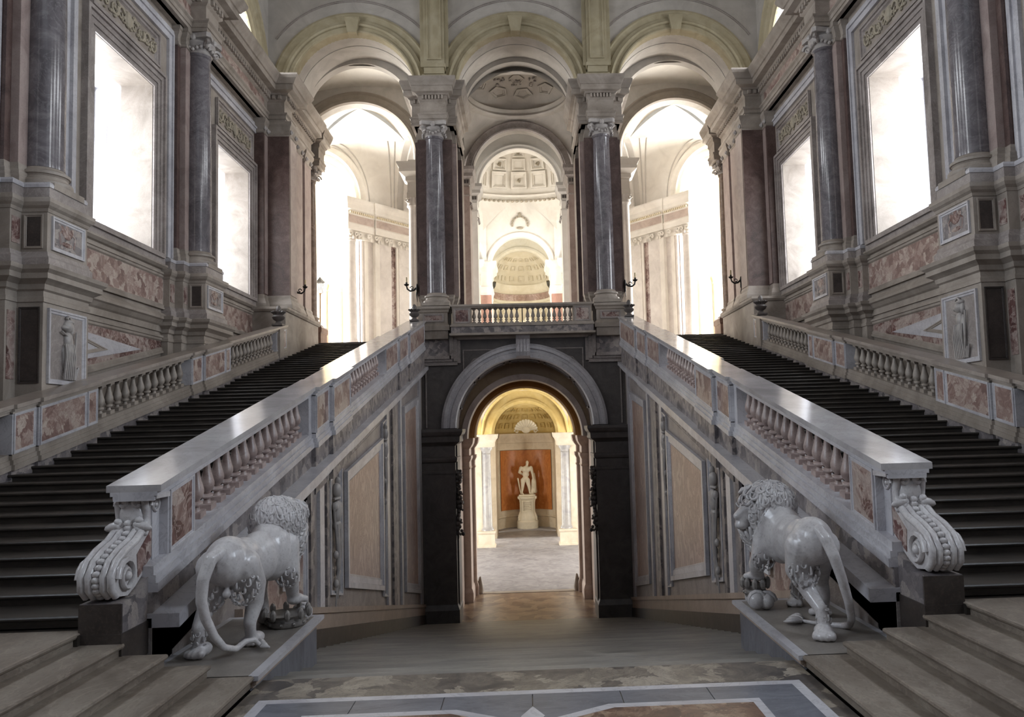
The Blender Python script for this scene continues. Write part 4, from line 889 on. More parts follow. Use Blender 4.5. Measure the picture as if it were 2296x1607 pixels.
    for yq in (54.0, 56.5): MB().ring(0, 0, [(3.72, yq), (3.5, yq), (3.5, yq+.5), (3.72, yq+.5)], 30).build('outer_vault_band', 'cream', B, lambda x, y, z: mx(x+14.2, y, z*1.05+17.6), smooth=40)

# ------------------------------------------------------------------ lower vestibule with columns and niche
Lw = setting('wall_lower_vestibule', 'warm lit lower vestibule round the statue')
F0 = LOW-.02
for s in (-1, 1):
    mx = mir(s)
    for nm, (px, py, r_) in (('pier', (3.12, 62.2, .42)),):
        mb = MB(); mb.mould([(px-.55, py+.5), (px-.55, py-.5), (px+.7, py-.5), (px+.7, py+.5)], [(0, F0), (.1, F0), (.1, F0+.12), (0, F0+.2), (0, F0+1.0), (.06, F0+1.05), (.1, F0+1.15), (.1, F0+1.25), (-.3, F0+1.3)]); mb.box(px-.5, px+.65, py-.45, py+.5, F0, F0+1.26); mb.build('column_pedestal', 'creamstone', Lw, mx)
        mb = MB(); mb.lathe([(.52, F0+1.26), (.52, F0+1.36), (.47, F0+1.42), (.44, F0+1.5), (.4, F0+1.56), (.38, F0+4), (.35, 1.0), (.38, 1.05), (.35, 1.1), (.36, 1.25), (.5, 1.45), (.5, 1.6)], px, py, 20); mb.build('column', 'bluewarm', Lw, mx, smooth=40)
        mb = MB(); mb.mould([(px-.6, py+2.5), (px-.6, py-.6), (px+.9, py-.6)], [(-.5, 1.6), (0, 1.6), (.03, 1.9), (.12, 2.1), (.25, 2.25), (.3, 2.5), (.3, 2.6), (-.5, 2.6)]); mb.build('impost', 'creamstone', Lw, mx)
        MB().box(px+.35, px+3.5, py-.2, py+1.0, F0, 2.6).build('side_pier', 'creamstone', Lw, mx)
    MB().box(2.55, 3.0, 66.5, 70.2, F0, 2.2).build('niche_pilaster', 'creamstone', Lw, mx)
    MB().box(2.55, 8, 70.0, 70.6, F0, 8.5).build('niche_front', 'creamstone', Lw, mx) if 0 else None
    MB().box(5.2, 9.5, 45.1, 45.6, LOW, 8).build('near_wall', 'creamstone', Lw, mx)
nY = 71.2
mb = MB(); mb.lathe([(2.75, F0), (2.75, F0+.9), (2.68, F0+1.0), (2.75, F0+1.1)], 0, nY, 32, 0, pi); mb.build('niche_dado', 'creamstone', Lw, smooth=30)
mb = MB(); mb.lathe([(2.78, F0+1.1), (2.78, 1.2)], 0, nY, 32, 0, pi); mb.build('niche_wall', 'creamstone', Lw, smooth=30)
mb = MB(); mb.lathe([(2.7, -4.55), (2.7, .95)], 0, nY, 32, pi*.17, pi*.83); mb.build('orange_panel', 'orange', Lw, smooth=60)
mb = MB(); mb.lathe([(2.78, .95), (2.7, 1.0), (2.7, 1.3), (2.66, 1.6), (2.6, 1.65), (2.55, 2.0), (2.4, 2.2), (2.35, 2.5), (2.8, 2.55)], 0, nY, 32, 0, pi); mb.build('niche_entablature', 'creamstone', Lw, smooth=30)
mb = MB(); mb.lathe([(2.75*cos(a), 2.5+2.75*sin(a)) for a in [pi/2*i/14 for i in range(15)]], 0, nY, 32, 0, pi); mb.build('niche_half_dome', 'ochre', Lw, smooth=80)
for row, e in enumerate((.28, .62, .95)):
    for i in range(9): coffer(Lw, 'niche_coffer', 'ochre', 0, nY, 2.73, 2.5, 2.73, pi*(i+.5)/9, e, .12, .11, 4, .16, pi/4)
MB().archwall(-9, 9, 2.5, 9, 0, 2.75, 2.5, nY-.5, nY, 36).build('niche_arch', 'ochre', Lw)
MB().ring(0, 2.5, [(3.2, nY-.5), (3.2, nY-.62), (3.0, nY-.66), (2.75, nY-.55)], 36).build('niche_archivolt', 'ochre', Lw, smooth=30)
for s in (-1, 1): MB().box(2.75, 9, nY-.5, nY+.1, F0, 2.5).build('niche_jamb', 'creamstone', Lw, mir(s))
x0, x1, y0_, y1_ = -3.9, 3.9, 61.5, nY-.5; n = 32; mb = MB(); vs = []
for i in range(n+1):
    for j in range(n+1):
        u, v = -1+2*i/n, -1+2*j/n
        z = 2.5+3.9*max(sqrt(max(0, 1-u*u)), .98*sqrt(max(0, 1-v*v))); vs.append((x0+3.9*(1+u), y0_+(y1_-y0_)/2*(1+v), z))
mb.add(vs, [(i*(n+1)+j, (i+1)*(n+1)+j, (i+1)*(n+1)+j+1, i*(n+1)+j+1) for i in range(n) for j in range(n)])
mb.build('lower_cross_vault', 'vault', Lw, smooth=50)
for sg in (-1, 1):
    pts = [(x0+3.9*(1+u), y0_+(y1_-y0_)/2*(1+sg*u), 2.45+3.9*sqrt(max(0, 1-u*u))) for u in [-1+2*i/32 for i in range(33)]]
    MB().tube(pts, .14, 6).build('lower_groin_rib', 'ochre', Lw, recalc=False)
MB().archwall(-9, 9, 2.6, 7.1, 0, 3.85, 2.6, 61.2, 61.5, 36).build('lower_vault_front', 'ochrepale', Lw)
MB().box(-14, 14, 45.1, 80, 7.0, 7.4).build('lower_ceiling', 'ochrepale', Lw)
MB().box(-14, 14, 76, 76.3, F0, 7.2).build('lower_end_wall', 'creamstone', Lw)
# ------------------------------------------------------------------ columns
def capital(mb, r, z0, z1):
    hgt = z1-z0
    mb.lathe([(r*.98, z0), (r*1.04, z0+.04), (r*1.0, z0+.09), (r*1.02, z0+.3*hgt), (r*1.22, z0+.5*hgt), (r*1.28, z0+.6*hgt), (r*1.1, z0+.7*hgt), (r*1.1, z1-.18)], 0, 0, 20)
    w_ = r*1.42                                                   # abacus with hollowed sides
    pts = []
    for k in range(4):
        a = k*pi/2
        for t in (-.82, -.45, 0, .45, .82):
            d = w_*(1-.16*(1-abs(t)/.82)); x, y = d, t*w_
            pts.append((x*cos(a)-y*sin(a), x*sin(a)+y*cos(a)))
    mb.prism(pts, 'z', z1-.18, z1)
    for k in range(4):                                            # angle volutes
        a = pi/4+k*pi/2; cx_, cy_ = cos(a)*r*1.5, sin(a)*r*1.5; sp = []
        for i in range(15):
            u = i*.62; q = .2*(1-u/10); sp.append((cos(a)*(r*1.42+q*cos(u)), sin(a)*(r*1.42+q*cos(u)), z1-.42+q*sin(u)))
        mb.tube(sp, [.075-.003*i for i in range(15)], 5)
        f = k*pi/2                                                 # central flower and small garland on each face
        mb.ball((cos(f)*r*1.2, sin(f)*r*1.2, z1-.16), (.12, .12, .14), 6, 5)
        for t in (-.5, -.25, 0, .25, .5):
            mb.ball((cos(f+t)*r*1.22, sin(f+t)*r*1.22, z1-.62+.25*abs(t)), .075, 5, 4)
CAP = MB(); capital(CAP, .46, 0, .7)
cap_me = CAP.mesh('capital', 'relief', smooth=50, recalc=False)
def base_mesh(r):
    mb = MB(); q = r*1.42; mb.box(-q, q, -q, q, 0, .16)
    mb.lathe([(r*1.38, .16), (r*1.42, .2), (r*1.42, .27), (r*1.34, .32), (r*1.2, .34), (r*1.14, .42), (r*1.2, .46), (r*1.28, .47), (r*1.28, .54), (r*1.12, .58), (r*1.08, .6), (r*1.0, .66)], 0, 0, 28)
    return mb.mesh('base', 'warm', smooth=35)
base_me = base_mesh(.46)
def shaft_mesh(mat): 
    mb = MB(); k = 7.79
    mb.lathe([(.47, 0), (.462, .12), (.46, 1.5), (.455, 3.5), (.435, 5.5), (.405, 7.5), (.4, 7.66), (.44, 7.7), (.44, k)], 0, 0, 32); return mb.mesh('shaft', mat, smooth=40)
shaft_me = {m_: shaft_mesh(m_) for m_ in ('shaft', 'shaft_red')}
def column(x, y, mat, label, z0=9.27):
    t = thing('marble_column', label, 'column', (x, y, z0), 'columns of the stair hall')
    place('base', base_me, t, (x, y, z0)); o = place('shaft', shaft_me[mat], t, (x, y, z0+.66)); o.scale = (1, 1, (17.49-z0-.66)/7.79); place('capital', cap_me, t, (x, y, 17.49))
    return t
for s in (-1, 1):
    sd = SIDE[s]
    column(s*4.15, 38.02, 'shaft', 'tall grey column on the %s pier of the gallery balustrade' % sd, 9.05)
    column(s*12.08, COLY[3], 'shaft', 'grey column between the two %s windows, pedestal half behind the balustrade' % sd)
    column(s*12.08, COLY[2], 'shaft', 'big near column at the %s edge of the photo, on a pedestal with a carved trophy' % sd)
    column(s*12.08, COLY[1], 'shaft', 'column of the %s window wall nearest the landing' % sd)
    column(s*12.1, 44.4, 'shaft_red', 'dark brown column at the stair head of the %s flight' % sd, 9.05)
# ------------------------------------------------------------------ pedestals under the wall columns
def trophy(mb, y, z, k, flip):
    """helmet over draped cuirass and weapons, in low relief facing -x"""
    sg = -1 if flip else 1
    def b(dy, dz, ry, rz, rx=.08): mb.ball((0, y+sg*dy*k, z+dz*k), (rx, ry*k, rz*k), 9, 7)
    b(0, .95, .24, .22, .12); b(-.14, .9, .2, .1, .1); b(.08, 1.12, .22, .1, .1); b(.2, .9, .1, .22, .07)
    mb.tube([(-.03, y+sg*k*(.16*cos(u)-.02), z+k*(1.0+.28*sin(u))) for u in [i*.35-.4 for i in range(9)]], .05*k, 6)
    b(0, .5, .2, .3, .1); b(.02, .1, .3, .36, .1); b(.05, -.35, .26, .4, .09); b(-.12, -.1, .16, .5, .08); b(.18, .2, .14, .5, .07)
    for i in range(6): mb.tube([(-.06, y+sg*k*(-.22+i*.09), z+.35*k), (-.1, y+sg*k*(-.26+i*.1), z-.1*k), (-.06, y+sg*k*(-.28+i*.11), z-.85*k)], .035*k, 5)
    mb.tube([(-.04, y-sg*.42*k, z+.75*k), (-.05, y+sg*.1*k, z+.55*k)], .03*k, 5)
    mb.tube([(-.04, y+sg*.42*k, z+.8*k), (-.05, y+sg*.28*k, z-.7*k)], .035*k, 5)
    for i in range(4): mb.tube([(-.03, y+sg*k*(.1+.1*i), z-.85*k), (-.05, y+sg*k*(.2+.12*i), z-.6*k+.05*i)], .04*k, 5)
def lily(mb, y, z, k):
    for i in range(3):
        a = (i-1)*.75; mb.ball((0, y+.2*k*sin(a), z+.22*k*cos(a)), (.05, .11*k, .22*k), 8, 6, Matrix.Rotation(-a, 3, 'X'))
    mb.ball((0, y, z-.15*k), (.05, .26*k, .07*k), 8, 5); mb.tube([(-.01, y-.3*k, z-.2*k), (-.02, y-.36*k, z+.1*k), (-.01, y-.2*k, z+.2*k)], .035*k, 5); mb.tube([(-.01, y+.3*k, z-.2*k), (-.02, y+.36*k, z+.1*k), (-.01, y+.2*k, z+.2*k)], .035*k, 5)
for s in (-1, 1):
    mx = mir(s)
    for i, y in enumerate(COLY):
        if i == 0: continue
        nm = ['', 'nearest the landing on the %s', 'at the %s edge, with carved helmet and drapery', 'between the windows on the %s, cut by the balustrade'][i] % SIDE[s]
        t = thing('column_pedestal', 'grey marble column pedestal '+nm, 'pedestal', (s*12.2, y, 0), 'pedestals along the window walls')
        ST = ((0, 0), (.42, .62), (.85, .9))                       # set-backs of the pilaster pedestals behind
        def wrap(hw, xi):
            L_ = []
            for dh, dx in ST[::-1]: L_ += [(xi+dx, hw+dh)]
            q = [(XW+.02, y+hw+ST[-1][0])]
            for k in (2, 1, 0):
                q.append((xi+ST[k][1], y+hw+ST[k][0]))
                if k: q.append((xi+ST[k][1], y+hw+ST[k-1][0]))
            return q+[(a_, 2*y-b_) for a_, b_ in q[::-1]]
        def blocks(mb, hw, xi, z0, z1):
            for dh, dx in ST: mb.box(xi+dx, XW+.02, y-hw-dh, y+hw+dh, z0, z1)
            return mb
        zb_ = max(LAND, N(y)-.3) if y > Y0 else LAND
        blocks(MB(), .97, 11.46, zb_-.2, 6.75).build('lower_die', 'warm', t, mx)
        mb = MB(); mb.mould(wrap(.97, 11.46), [(-.1, 6.42), (.03, 6.42), (.03, 6.52), (.0, 6.56), (.0, 6.68), (.06, 6.72), (.08, 6.84), (.16, 6.9), (.24, 6.95), (.24, 7.08), (.32, 7.16), (.34, 7.26), (.05, 7.32), (-.1, 7.32)]); mb.build('lower_cap', 'warm', t, mx)
        mb = MB(); mb.mould(wrap(.86, 11.46), [(-.1, 7.3), (.1, 7.3), (.1, 7.5), (.05, 7.56), (.03, 7.66), (-.1, 7.68)]); mb.build('plinth', 'grey', t, mx)
        blocks(MB(), .86, 11.46, 7.3, 8.74).build('die', 'warm', t, mx)
        mb = MB(); mb.mould(wrap(.86, 11.46), [(-.1, 8.62), (.02, 8.64), (.04, 8.72), (.1, 8.78), (.14, 8.86), (.14, 8.96), (.05, 9.0), (-.3, 9.02)]); mb.build('cap', 'warm', t, mx)
        mb = MB(); blocks(mb, .8, 11.46, 8.98, 9.3); mb.build('top_plinth', 'grey', t, mx)
        mb = MB(); mb.mould(wrap(.8, 11.46), [(-.1, 9.26), (.02, 9.27), (.03, 9.34), (.0, 9.4), (-.3, 9.42)]); mb.build('top_fillet', 'pale', t, mx)
        mb = MB(); mb.frame([(y-.7, 7.74), (y+.7, 7.74), (y+.7, 8.58), (y-.7, 8.58)], .12, 'x', 11.46, 11.41); mb.build('panel_frame', 'pale', t, mx)
        MB().box(11.447, 11.6, y-.6, y+.6, 7.84, 8.48).build('panel', 'mottled', t, mx)
        mb = MB(); lily(mb, y-.05, 8.14, .95); mb.build('lily_inlay', 'redbrown', t, lambda X, Y, Z: mx(11.45+X*.4, Y, Z), recalc=False)
        mb = MB(); mb.frame([(11.55, 7.74), (12.0, 7.74), (12.0, 8.58), (11.55, 8.58)], .07, 'y', y-.86, y-.9); mb.build('side_panel_frame', 'warm', t, mx)
        MB().box(11.6, 11.95, y-.872, y-.7, 7.8, 8.52).build('side_panel', 'dark', t, mx)
        for k in (1, 2):
            xx = 11.46+ST[k][1]; ya_, yb_ = y-.86-ST[k][0]+.06, y-.86-ST[k-1][0]-.06
            MB().box(xx-.012, xx+.05, ya_, yb_, 7.84, 8.48).build('back_panel', 'redbrown', t, mx)
        zl = max(zb_+.9, N(y)+1.45)
        if 6.35-zl > 1.2:
            mb = MB(); mb.frame([(y-.8, zl), (y+.8, zl), (y+.8, 6.3), (y-.8, 6.3)], .14, 'x', 11.46, 11.4); mb.build('relief_frame', 'pale', t, mx)
            MB().box(11.447, 11.6, y-.68, y+.68, zl+.1, 6.2).build('relief_ground', 'grey', t, mx)
            k = min(1.2, (6.1-zl)/2.2); mb = MB(); trophy(mb, y, (zl+6.2)/2-.14*k, k, s > 0)
            mb.build('trophy_relief', 'relief', t, lambda X, Y, Z: mx(11.43+X, Y, Z), smooth=60, recalc=False)
            mb = MB(); mb.frame([(11.53, zl), (12.02, zl), (12.02, 6.3), (11.53, 6.3)], .06, 'y', y-.97, y-1.0); mb.build('side_frame', 'dark', t, mx)
            MB().box(11.58, 11.98, y-.982, y-.8, zl+.06, 6.24).build('side_panel', 'dark', t, mx)
            for q in (1, 2):
                xx = 11.46+ST[q][1]; ya_, yb_ = y-.97-ST[q][0]+.07, y-.97-ST[q-1][0]-.07
                MB().box(xx-.012, xx+.05, ya_, yb_, zl+.1, 6.2).build('back_panel', 'redbrown', t, mx)
    t = thing('column_pedestal', 'plain block pedestal under the brown column at the %s stair head' % SIDE[s], 'pedestal', (s*12.1, 44.4, UP), 'pedestals along the window walls')
    MB().box(11.25, 12.9, 43.7, 45.1, UP-.1, 8.7).build('die', 'warmred', t, mx)
    mb = MB(); mb.mould([(11.25, 45.1), (11.25, 43.7), (12.9, 43.7), (12.9, 45.1)], [(-.1, 8.65), (.02, 8.66), (.06, 8.76), (.06, 8.95), (0, 9.05), (-.4, 9.05)]); mb.build('cap', 'warmred', t, mx)
    # entablature block above that column
    mb = MB(); q = [(11.35, 45.0), (11.35, 43.8), (12.9, 43.8)]
    mb.mould(q, [(o*.62, z) for o, z in [(-.3, 18.2)]+ENT[1:-1]+[(-.3, 20.3)]]); mb.box(11.5, 12.9, 43.9, 44.95, 18.2, 20.28); mb.build('trim_corner_entablature', 'warm', None, mx, kind='structure')

# ------------------------------------------------------------------ balusters
def baluster_mesh(hgt, r, mat, raked):
    mb = MB(); q = r*1.05
    mb.box(-q, q, -q, q, 0, .12*hgt); mb.box(-q*.95, q*.95, -q*.95, q*.95, .9*hgt, hgt)
    pr = [(.62, .12), (.5, .16), (.46, .2), (.85, .22), (.95, .25), (.85, .28), (.5, .3), (.62, .33), (.95, .38), (1.1, .44), (1.08, .5), (.9, .58), (.66, .68), (.5, .78), (.44, .84), (.7, .86), (.72, .88), (.5, .9)]
    mb.lathe([(a*r, b*hgt) for a, b in pr], 0, 0, 12, caps=False)
    return mb.mesh('baluster', mat, (lambda x, y, z: (x, y, z+S*y)) if raked else None, smooth=40)
rb_me = baluster_mesh(.88, .104, 'rosepale', True); ro_me = baluster_mesh(.88, .104, 'warm', True); gb_me = baluster_mesh(.78, .085, 'warm', False)

def rk(s): return lambda x, y, z: (s*x, y, z+N(y))
def scroll_newel(t, s):
    mx = mir(s)
    pr = [(11.1, 2.36), (10.8, 2.36), (10.78, 2.27), (10.84, 2.15), (10.87, 2.02), (10.78, 1.88), (10.56, 1.74), (10.3, 1.66), (10.08, 1.55), (9.97, 1.4), (9.98, 1.25), (10.08, 1.15), (10.3, 1.12), (10.5, 1.2), (11.1, 1.58)]
    v = MB(); v.prism(pr, 'x', 5.12, 5.54); v = v.build('volute', 'statue', t, mx)
    cur = [(10.8, 2.3), (10.84, 2.14), (10.86, 2.02), (10.78, 1.89), (10.56, 1.76), (10.3, 1.68), (10.08, 1.57), (9.96, 1.41), (9.97, 1.25), (10.08, 1.15)]
    for x in (5.15, 5.24, 5.42, 5.51):
        MB().tube([(x, y-.015, z+.01) for y, z in cur], .05, 8).build('volute_rib', 'statue', v, mx, smooth=60, recalc=False)
    mb = MB()
    for i in range(15):
        u = i/14*(len(cur)-4)+3; a = int(min(u, len(cur)-2)); f = u-a
        y, z = cur[a][0]*(1-f)+cur[a+1][0]*f, cur[a][1]*(1-f)+cur[a+1][1]*f; mb.ball((5.33, y-.02, z+.015), (.06, .045, .045), 7, 5)
    mb.build('bead_string', 'statue', v, mx, smooth=60, recalc=False)
    for xx, d in ((5.12, -1), (5.54, 1)):                           # spirals on both cheeks
        for cy_, cz_, r0 in ((10.22, 1.38, .235), (10.97, 2.2, .13)):
            pts = [(xx+d*.03, cy_-r0*(1-u/13)*cos(u)*.98, cz_+r0*(1-u/13)*sin(u)) for u in [i*.5 for i in range(23)]]
            mb = MB(); mb.tube(pts, [.045*r0/.235*(1-i*.02) for i in range(23)], 6); mb.ball((xx+d*.03, cy_, cz_), .05*r0/.235*1.3, 8, 6); mb.build('scroll', 'statue', v, mx, smooth=60, recalc=False)
        mb = MB(); mb.prism([(10.55, 1.3), (11.0, 1.58), (11.0, 2.0), (10.82, 1.82), (10.52, 1.6)], 'x', xx-.012 if d < 0 else xx-.02, xx+.02 if d < 0 else xx+.012); mb.build('cheek_panel', 'redbrown', v, mx)
    # carved leaf and mask under the coping
    mb = MB(); mb.ball((5.33, 10.82, 2.08), (.17, .1, .2), 10, 8)
    for i in range(7): a = (i-3)*.42; mb.ball((5.33+.2*sin(a), 10.78-.02*abs(i-3), 1.98-.12*cos(a)), (.06, .05, .13), 6, 5, Matrix.Rotation(-a, 3, 'Y'))
    for q in (-1, 1): mb.tube([(5.33+q*(.1+.09*cos(u)*(1-u/8)), 10.76, 2.24+.09*sin(u)*(1-u/8)) for u in [i*.6 for i in range(11)]], .03, 5)
    for i in range(9): mb.ball((5.33+.16*sin(i*2.1), 10.72-.0*i, 1.86+.02*i), (.06, .05, .05), 6, 4)
    mb.build('carved_leaf', 'statue', v, mx, smooth=60, recalc=False)
    MB().prism([(9.98, .3), (11.3, .3), (11.3, 1.62), (10.45, 1.16), (10.3, 1.09), (9.98, 1.09)], 'x', 5.04, 5.54).build('block', 'mottled', t, mx)
    MB().box(5.03, 5.55, 9.97, 10.0, .3, 1.08).build('shaded_block_face', 'dark', t, mx)  # dark plate that paints the shade on the block's near face
    MB().box(5.02, 5.56, 9.96, 11.2, .3, .72).build('block_foot', 'dark', t, mx)
    MB().box(5.1, 5.52, 10.9, 11.15, .3, 2.3).build('newel_core', 'pale', t, mx)
    MB().box(4.95, 5.53, 10.7, 11.1, 2.3, 2.37).build('neck', 'statue', t, mx)

def die(t, xf, xi, xo, ya, yb, panel, mat, frame='pale', core='pale'):
    MB().box(xi, xo, ya, yb, .4, 1.3).build('die', core, t, xf)
    if yb-ya > .3:
        for xx, d in ((xi, -1), (xo, 1)):
            poly = [(ya+.09, .48), (yb-.09, .48), (yb-.09, 1.24), (ya+.09, 1.24)]
            MB().prism(poly, 'x', xx-.012 if d < 0 else xx-.03, xx+.03 if d < 0 else xx+.012).build('panel', panel, t, xf)
            mb = MB(); mb.frame([(ya+.03, .42), (yb-.03, .42), (yb-.03, 1.29), (ya+.03, 1.29)], .08, 'x', xx, xx+d*.03); mb.build('panel_frame', frame, t, xf)
def rail_run(t, xf, xi, xo, ya, yb, mats):
    """coping and moulded plinth over one stretch, xi towards the middle of the hall"""
    cop, pl = mats
    mb = MB(); n = max(1, int((yb-ya)/3))
    mb.box(xi-.1, xo+.1, ya, yb, 1.40, 1.49); mb.build('coping', cop, t, xf)
    mb = MB(); mb.box(xi-.05, xo+.05, ya, yb, 1.345, 1.40); mb.box(xi-.01, xo+.01, ya, yb, 1.28, 1.345); mb.build('coping_moulding', pl, t, xf)
    mb = MB(); mb.box(xi-.07, xo+.05, ya, yb, .08, .2); mb.box(xi-.04, xo+.03, ya, yb, .2, .3); mb.box(xi-.01, xo+.01, ya, yb, .3, .42); mb.build('plinth', pl, t, xf)
    MB().box(xi, xo, ya, yb, -1.0, .08).build('stringer', 'mottled', t, xf)
def balusters(t, s, me, xc, ya, yb, pitch=.42):
    n = max(1, round((yb-ya)/pitch))
    for i in range(n):
        y = ya+(yb-ya)*(i+.5)/n; place('baluster', me, t, (s*xc, y, N(y)+.41))
for s in (-1, 1):
    t = thing('stair_balustrade', 'pale marble balustrade between the middle and %s flight, ending in a scroll by the lion' % SIDE[s], 'balustrade', (s*5.25, 11, LAND))
    xf = rk(s); mats = ('coping', 'pale')
    scroll_newel(t, s)
    rail_run(t, xf, 4.98, 5.5, 10.67, 18.42, mats); rail_run(t, xf, 4.88, 5.45, 18.42, 19.66, mats); rail_run(t, xf, 4.78, 5.4, 19.66, 21.6, mats); rail_run(t, xf, 4.86, 5.5, 21.6, 30.3, mats); rail_run(t, xf, 4.8, 5.42, 30.3, 32.6, mats); rail_run(t, xf, 4.72, 5.4, 32.6, 37.4, mats)
    die(t, xf, 4.98, 5.5, 11.1, 11.95, 'redbrown', s)
    balusters(t, s, rb_me, 5.22, 12.0, 18.2)
    die(t, xf, 4.98, 5.5, 18.2, 18.42, 'rose', s); die(t, xf, 4.88, 5.45, 18.42, 19.66, 'rose', s); die(t, xf, 4.78, 5.4, 19.66, 21.6, 'rose', s)
    balusters(t, s, rb_me, 5.16, 21.75, 27.5)
    die(t, xf, 4.86, 5.5, 27.6, 30.3, 'rose', s); die(t, xf, 4.8, 5.42, 30.3, 32.6, 'rose', s); die(t, xf, 4.72, 5.4, 32.6, 37.4, 'rose', s)
    t = thing('wall_balustrade', 'marble balustrade climbing along the %s window wall' % SIDE[s], 'balustrade', (s*11.2, 10.6, LAND)); mats = ('warmcoping', 'warm')
    xa, xb = 11.02, 11.42
    for ya, yb2, d in ((9.0, 17.1, 0), (17.1, 17.9, .07), (17.9, 20.3, .14), (20.3, 26.1, 0), (26.1, 26.95, .07), (26.95, 29.3, .14), (29.3, 36.6, 0)): rail_run(t, xf, xa-d, xb, ya, yb2, mats)
    MB().box(xa-.14, xb, 9.0, 9.9, -.6, 1.4).build('newel', 'pale', t, xf)
    balusters(t, s, ro_me, 11.22, 10.0, 17.0); balusters(t, s, ro_me, 11.22, 20.4, 26.0); balusters(t, s, ro_me, 11.22, 29.4, 35.1, .4)
    for ya, yb2, d, pm in ((17.1, 17.9, .07, 'rose'), (17.9, 19.8, .14, 'rosescroll'), (19.8, 20.3, .14, 'rose'), (26.1, 26.95, .07, 'rose'), (26.95, 28.8, .14, 'rosescroll'), (28.8, 29.3, .14, 'rose'), (35.15, 36.6, 0, 'rose')): die(t, xf, xa-d, xb, ya, yb2, 'rose', s)
    MB().box(10.9, 11.06, 35.3, 35.9, .1, 1.4).build('end_strip', 'warm', t, xf)
# gallery balustrade over the portal
t = thing('gallery_balustrade', 'level balustrade of pale balusters over the portal arch', 'balustrade', (0, 37.6, UP))
MB().box(-3.42, 3.42, 37.25, 38.0, 7.66, 8.0).build('slab', 'mottled', t)
mb = MB(); mb.box(-3.46, 3.46, 37.2, 38.0, 7.98, 8.06); mb.box(-3.42, 3.42, 37.27, 37.95, 8.06, 8.14); mb.box(-3.5, 3.5, 37.15, 38, 7.56, 7.66); mb.build('base_moulding', 'warm', t)
mb = MB(); mb.box(-3.43, 3.43, 37.28, 37.92, 8.96, 9.06); mb.box(-3.38, 3.38, 37.33, 37.87, 8.9, 8.96); mb.build('rail', 'warm', t)
for s in (-1, 1):
    MB().box(2.45, 3.36, 37.36, 37.86, 8.1, 8.92).build('die', 'warm', t, mir(s))
    mb = MB(); mb.frame([(2.52, 8.16), (3.28, 8.16), (3.28, 8.87), (2.52, 8.87)], .09, 'y', 37.36, 37.32); mb.build('panel_frame', 'grey', t, mir(s))
    MB().box(2.58, 3.22, 37.35, 37.5, 8.22, 8.81).build('panel', 'redbrown', t, mir(s))
for i in range(19):
    x = -2.33+i*4.66/18
    if i == 9: continue
    place('baluster', gb_me, t, (x, 37.6, 8.13))
MB().box(-.025, .025, 37.58, 37.63, 8.1, 8.95).build('iron_bar', 'iron', t)
# ------------------------------------------------------------------ sculpture: bodies grown as one continuous surface
def capsule(mb, a, b, ra, rb, n=12):
    a, b = Vector(a), Vector(b); d = b-a; L_ = d.length; d.normalize(); pts = []; rad = []
    for i in range(5): t = pi/2*(1-i/4); pts.append(a-d*ra*sin(t)); rad.append(max(.004, ra*cos(t)))
    for i in range(1, 4): pts.append(a.lerp(b, i/4)); rad.append(ra+(rb-ra)*i/4)
    for i in range(5): t = pi/2*i/4; pts.append(b+d*rb*sin(t)); rad.append(max(.004, rb*cos(t)))
    mb.tube(pts, rad, n)
def limb(mb, pts, rad):
    for (a, b, ra, rb) in zip(pts, pts[1:], rad, rad[1:]): capsule(mb, a, b, ra, rb)
def fuse(mb, voxel, smooth_it=6, ratio=None):
    """voxel-remesh the overlapping volumes of a sculpture into one closed skin"""
    me = mb.mesh('tmp', None, recalc=True); o = bpy.data.objects.new('tmp', me); C.objects.link(o)
    r = o.modifiers.new('r', 'REMESH'); r.mode = 'VOXEL'; r.voxel_size = voxel; r.adaptivity = 0
    sm = o.modifiers.new('s', 'SMOOTH'); sm.iterations = smooth_it; sm.factor = .5
    dg = bpy.context.evaluated_depsgraph_get(); out = bpy.data.meshes.new_from_object(o.evaluated_get(dg))
    bpy.data.objects.remove(o); bpy.data.meshes.remove(me)
    return out
def skin(name, mb, voxel, mat, parent, smooth_it=6):
    me = fuse(mb, voxel, smooth_it); me.name = name; me.materials.clear(); me.materials.append(M[mat]); me.polygons.foreach_set('use_smooth', [True]*len(me.polygons))
    return place(name, me, parent)
def paw(mb, x, y, z, dx, dy, k=1.0):
    """broad cat foot with four toes pointing along (dx, dy)"""
    d = Vector((dx, dy, 0)).normalized(); n = Vector((-d.y, d.x, 0)); c = Vector((x, y, z))
    q = Matrix.Rotation(atan2(d.y, d.x)-pi/2, 3, 'Z')
    mb.ball(c+Vector((0, 0, .08*k)), (.115*k, .17*k, .09*k), 12, 8, q)
    for i in (-1.5, -.5, .5, 1.5):
        p = c+d*(.17-.025*abs(i))*k+n*i*.062*k+Vector((0, 0, .055*k)); mb.ball(p, (.042*k, .075*k, .058*k), 8, 6, q)
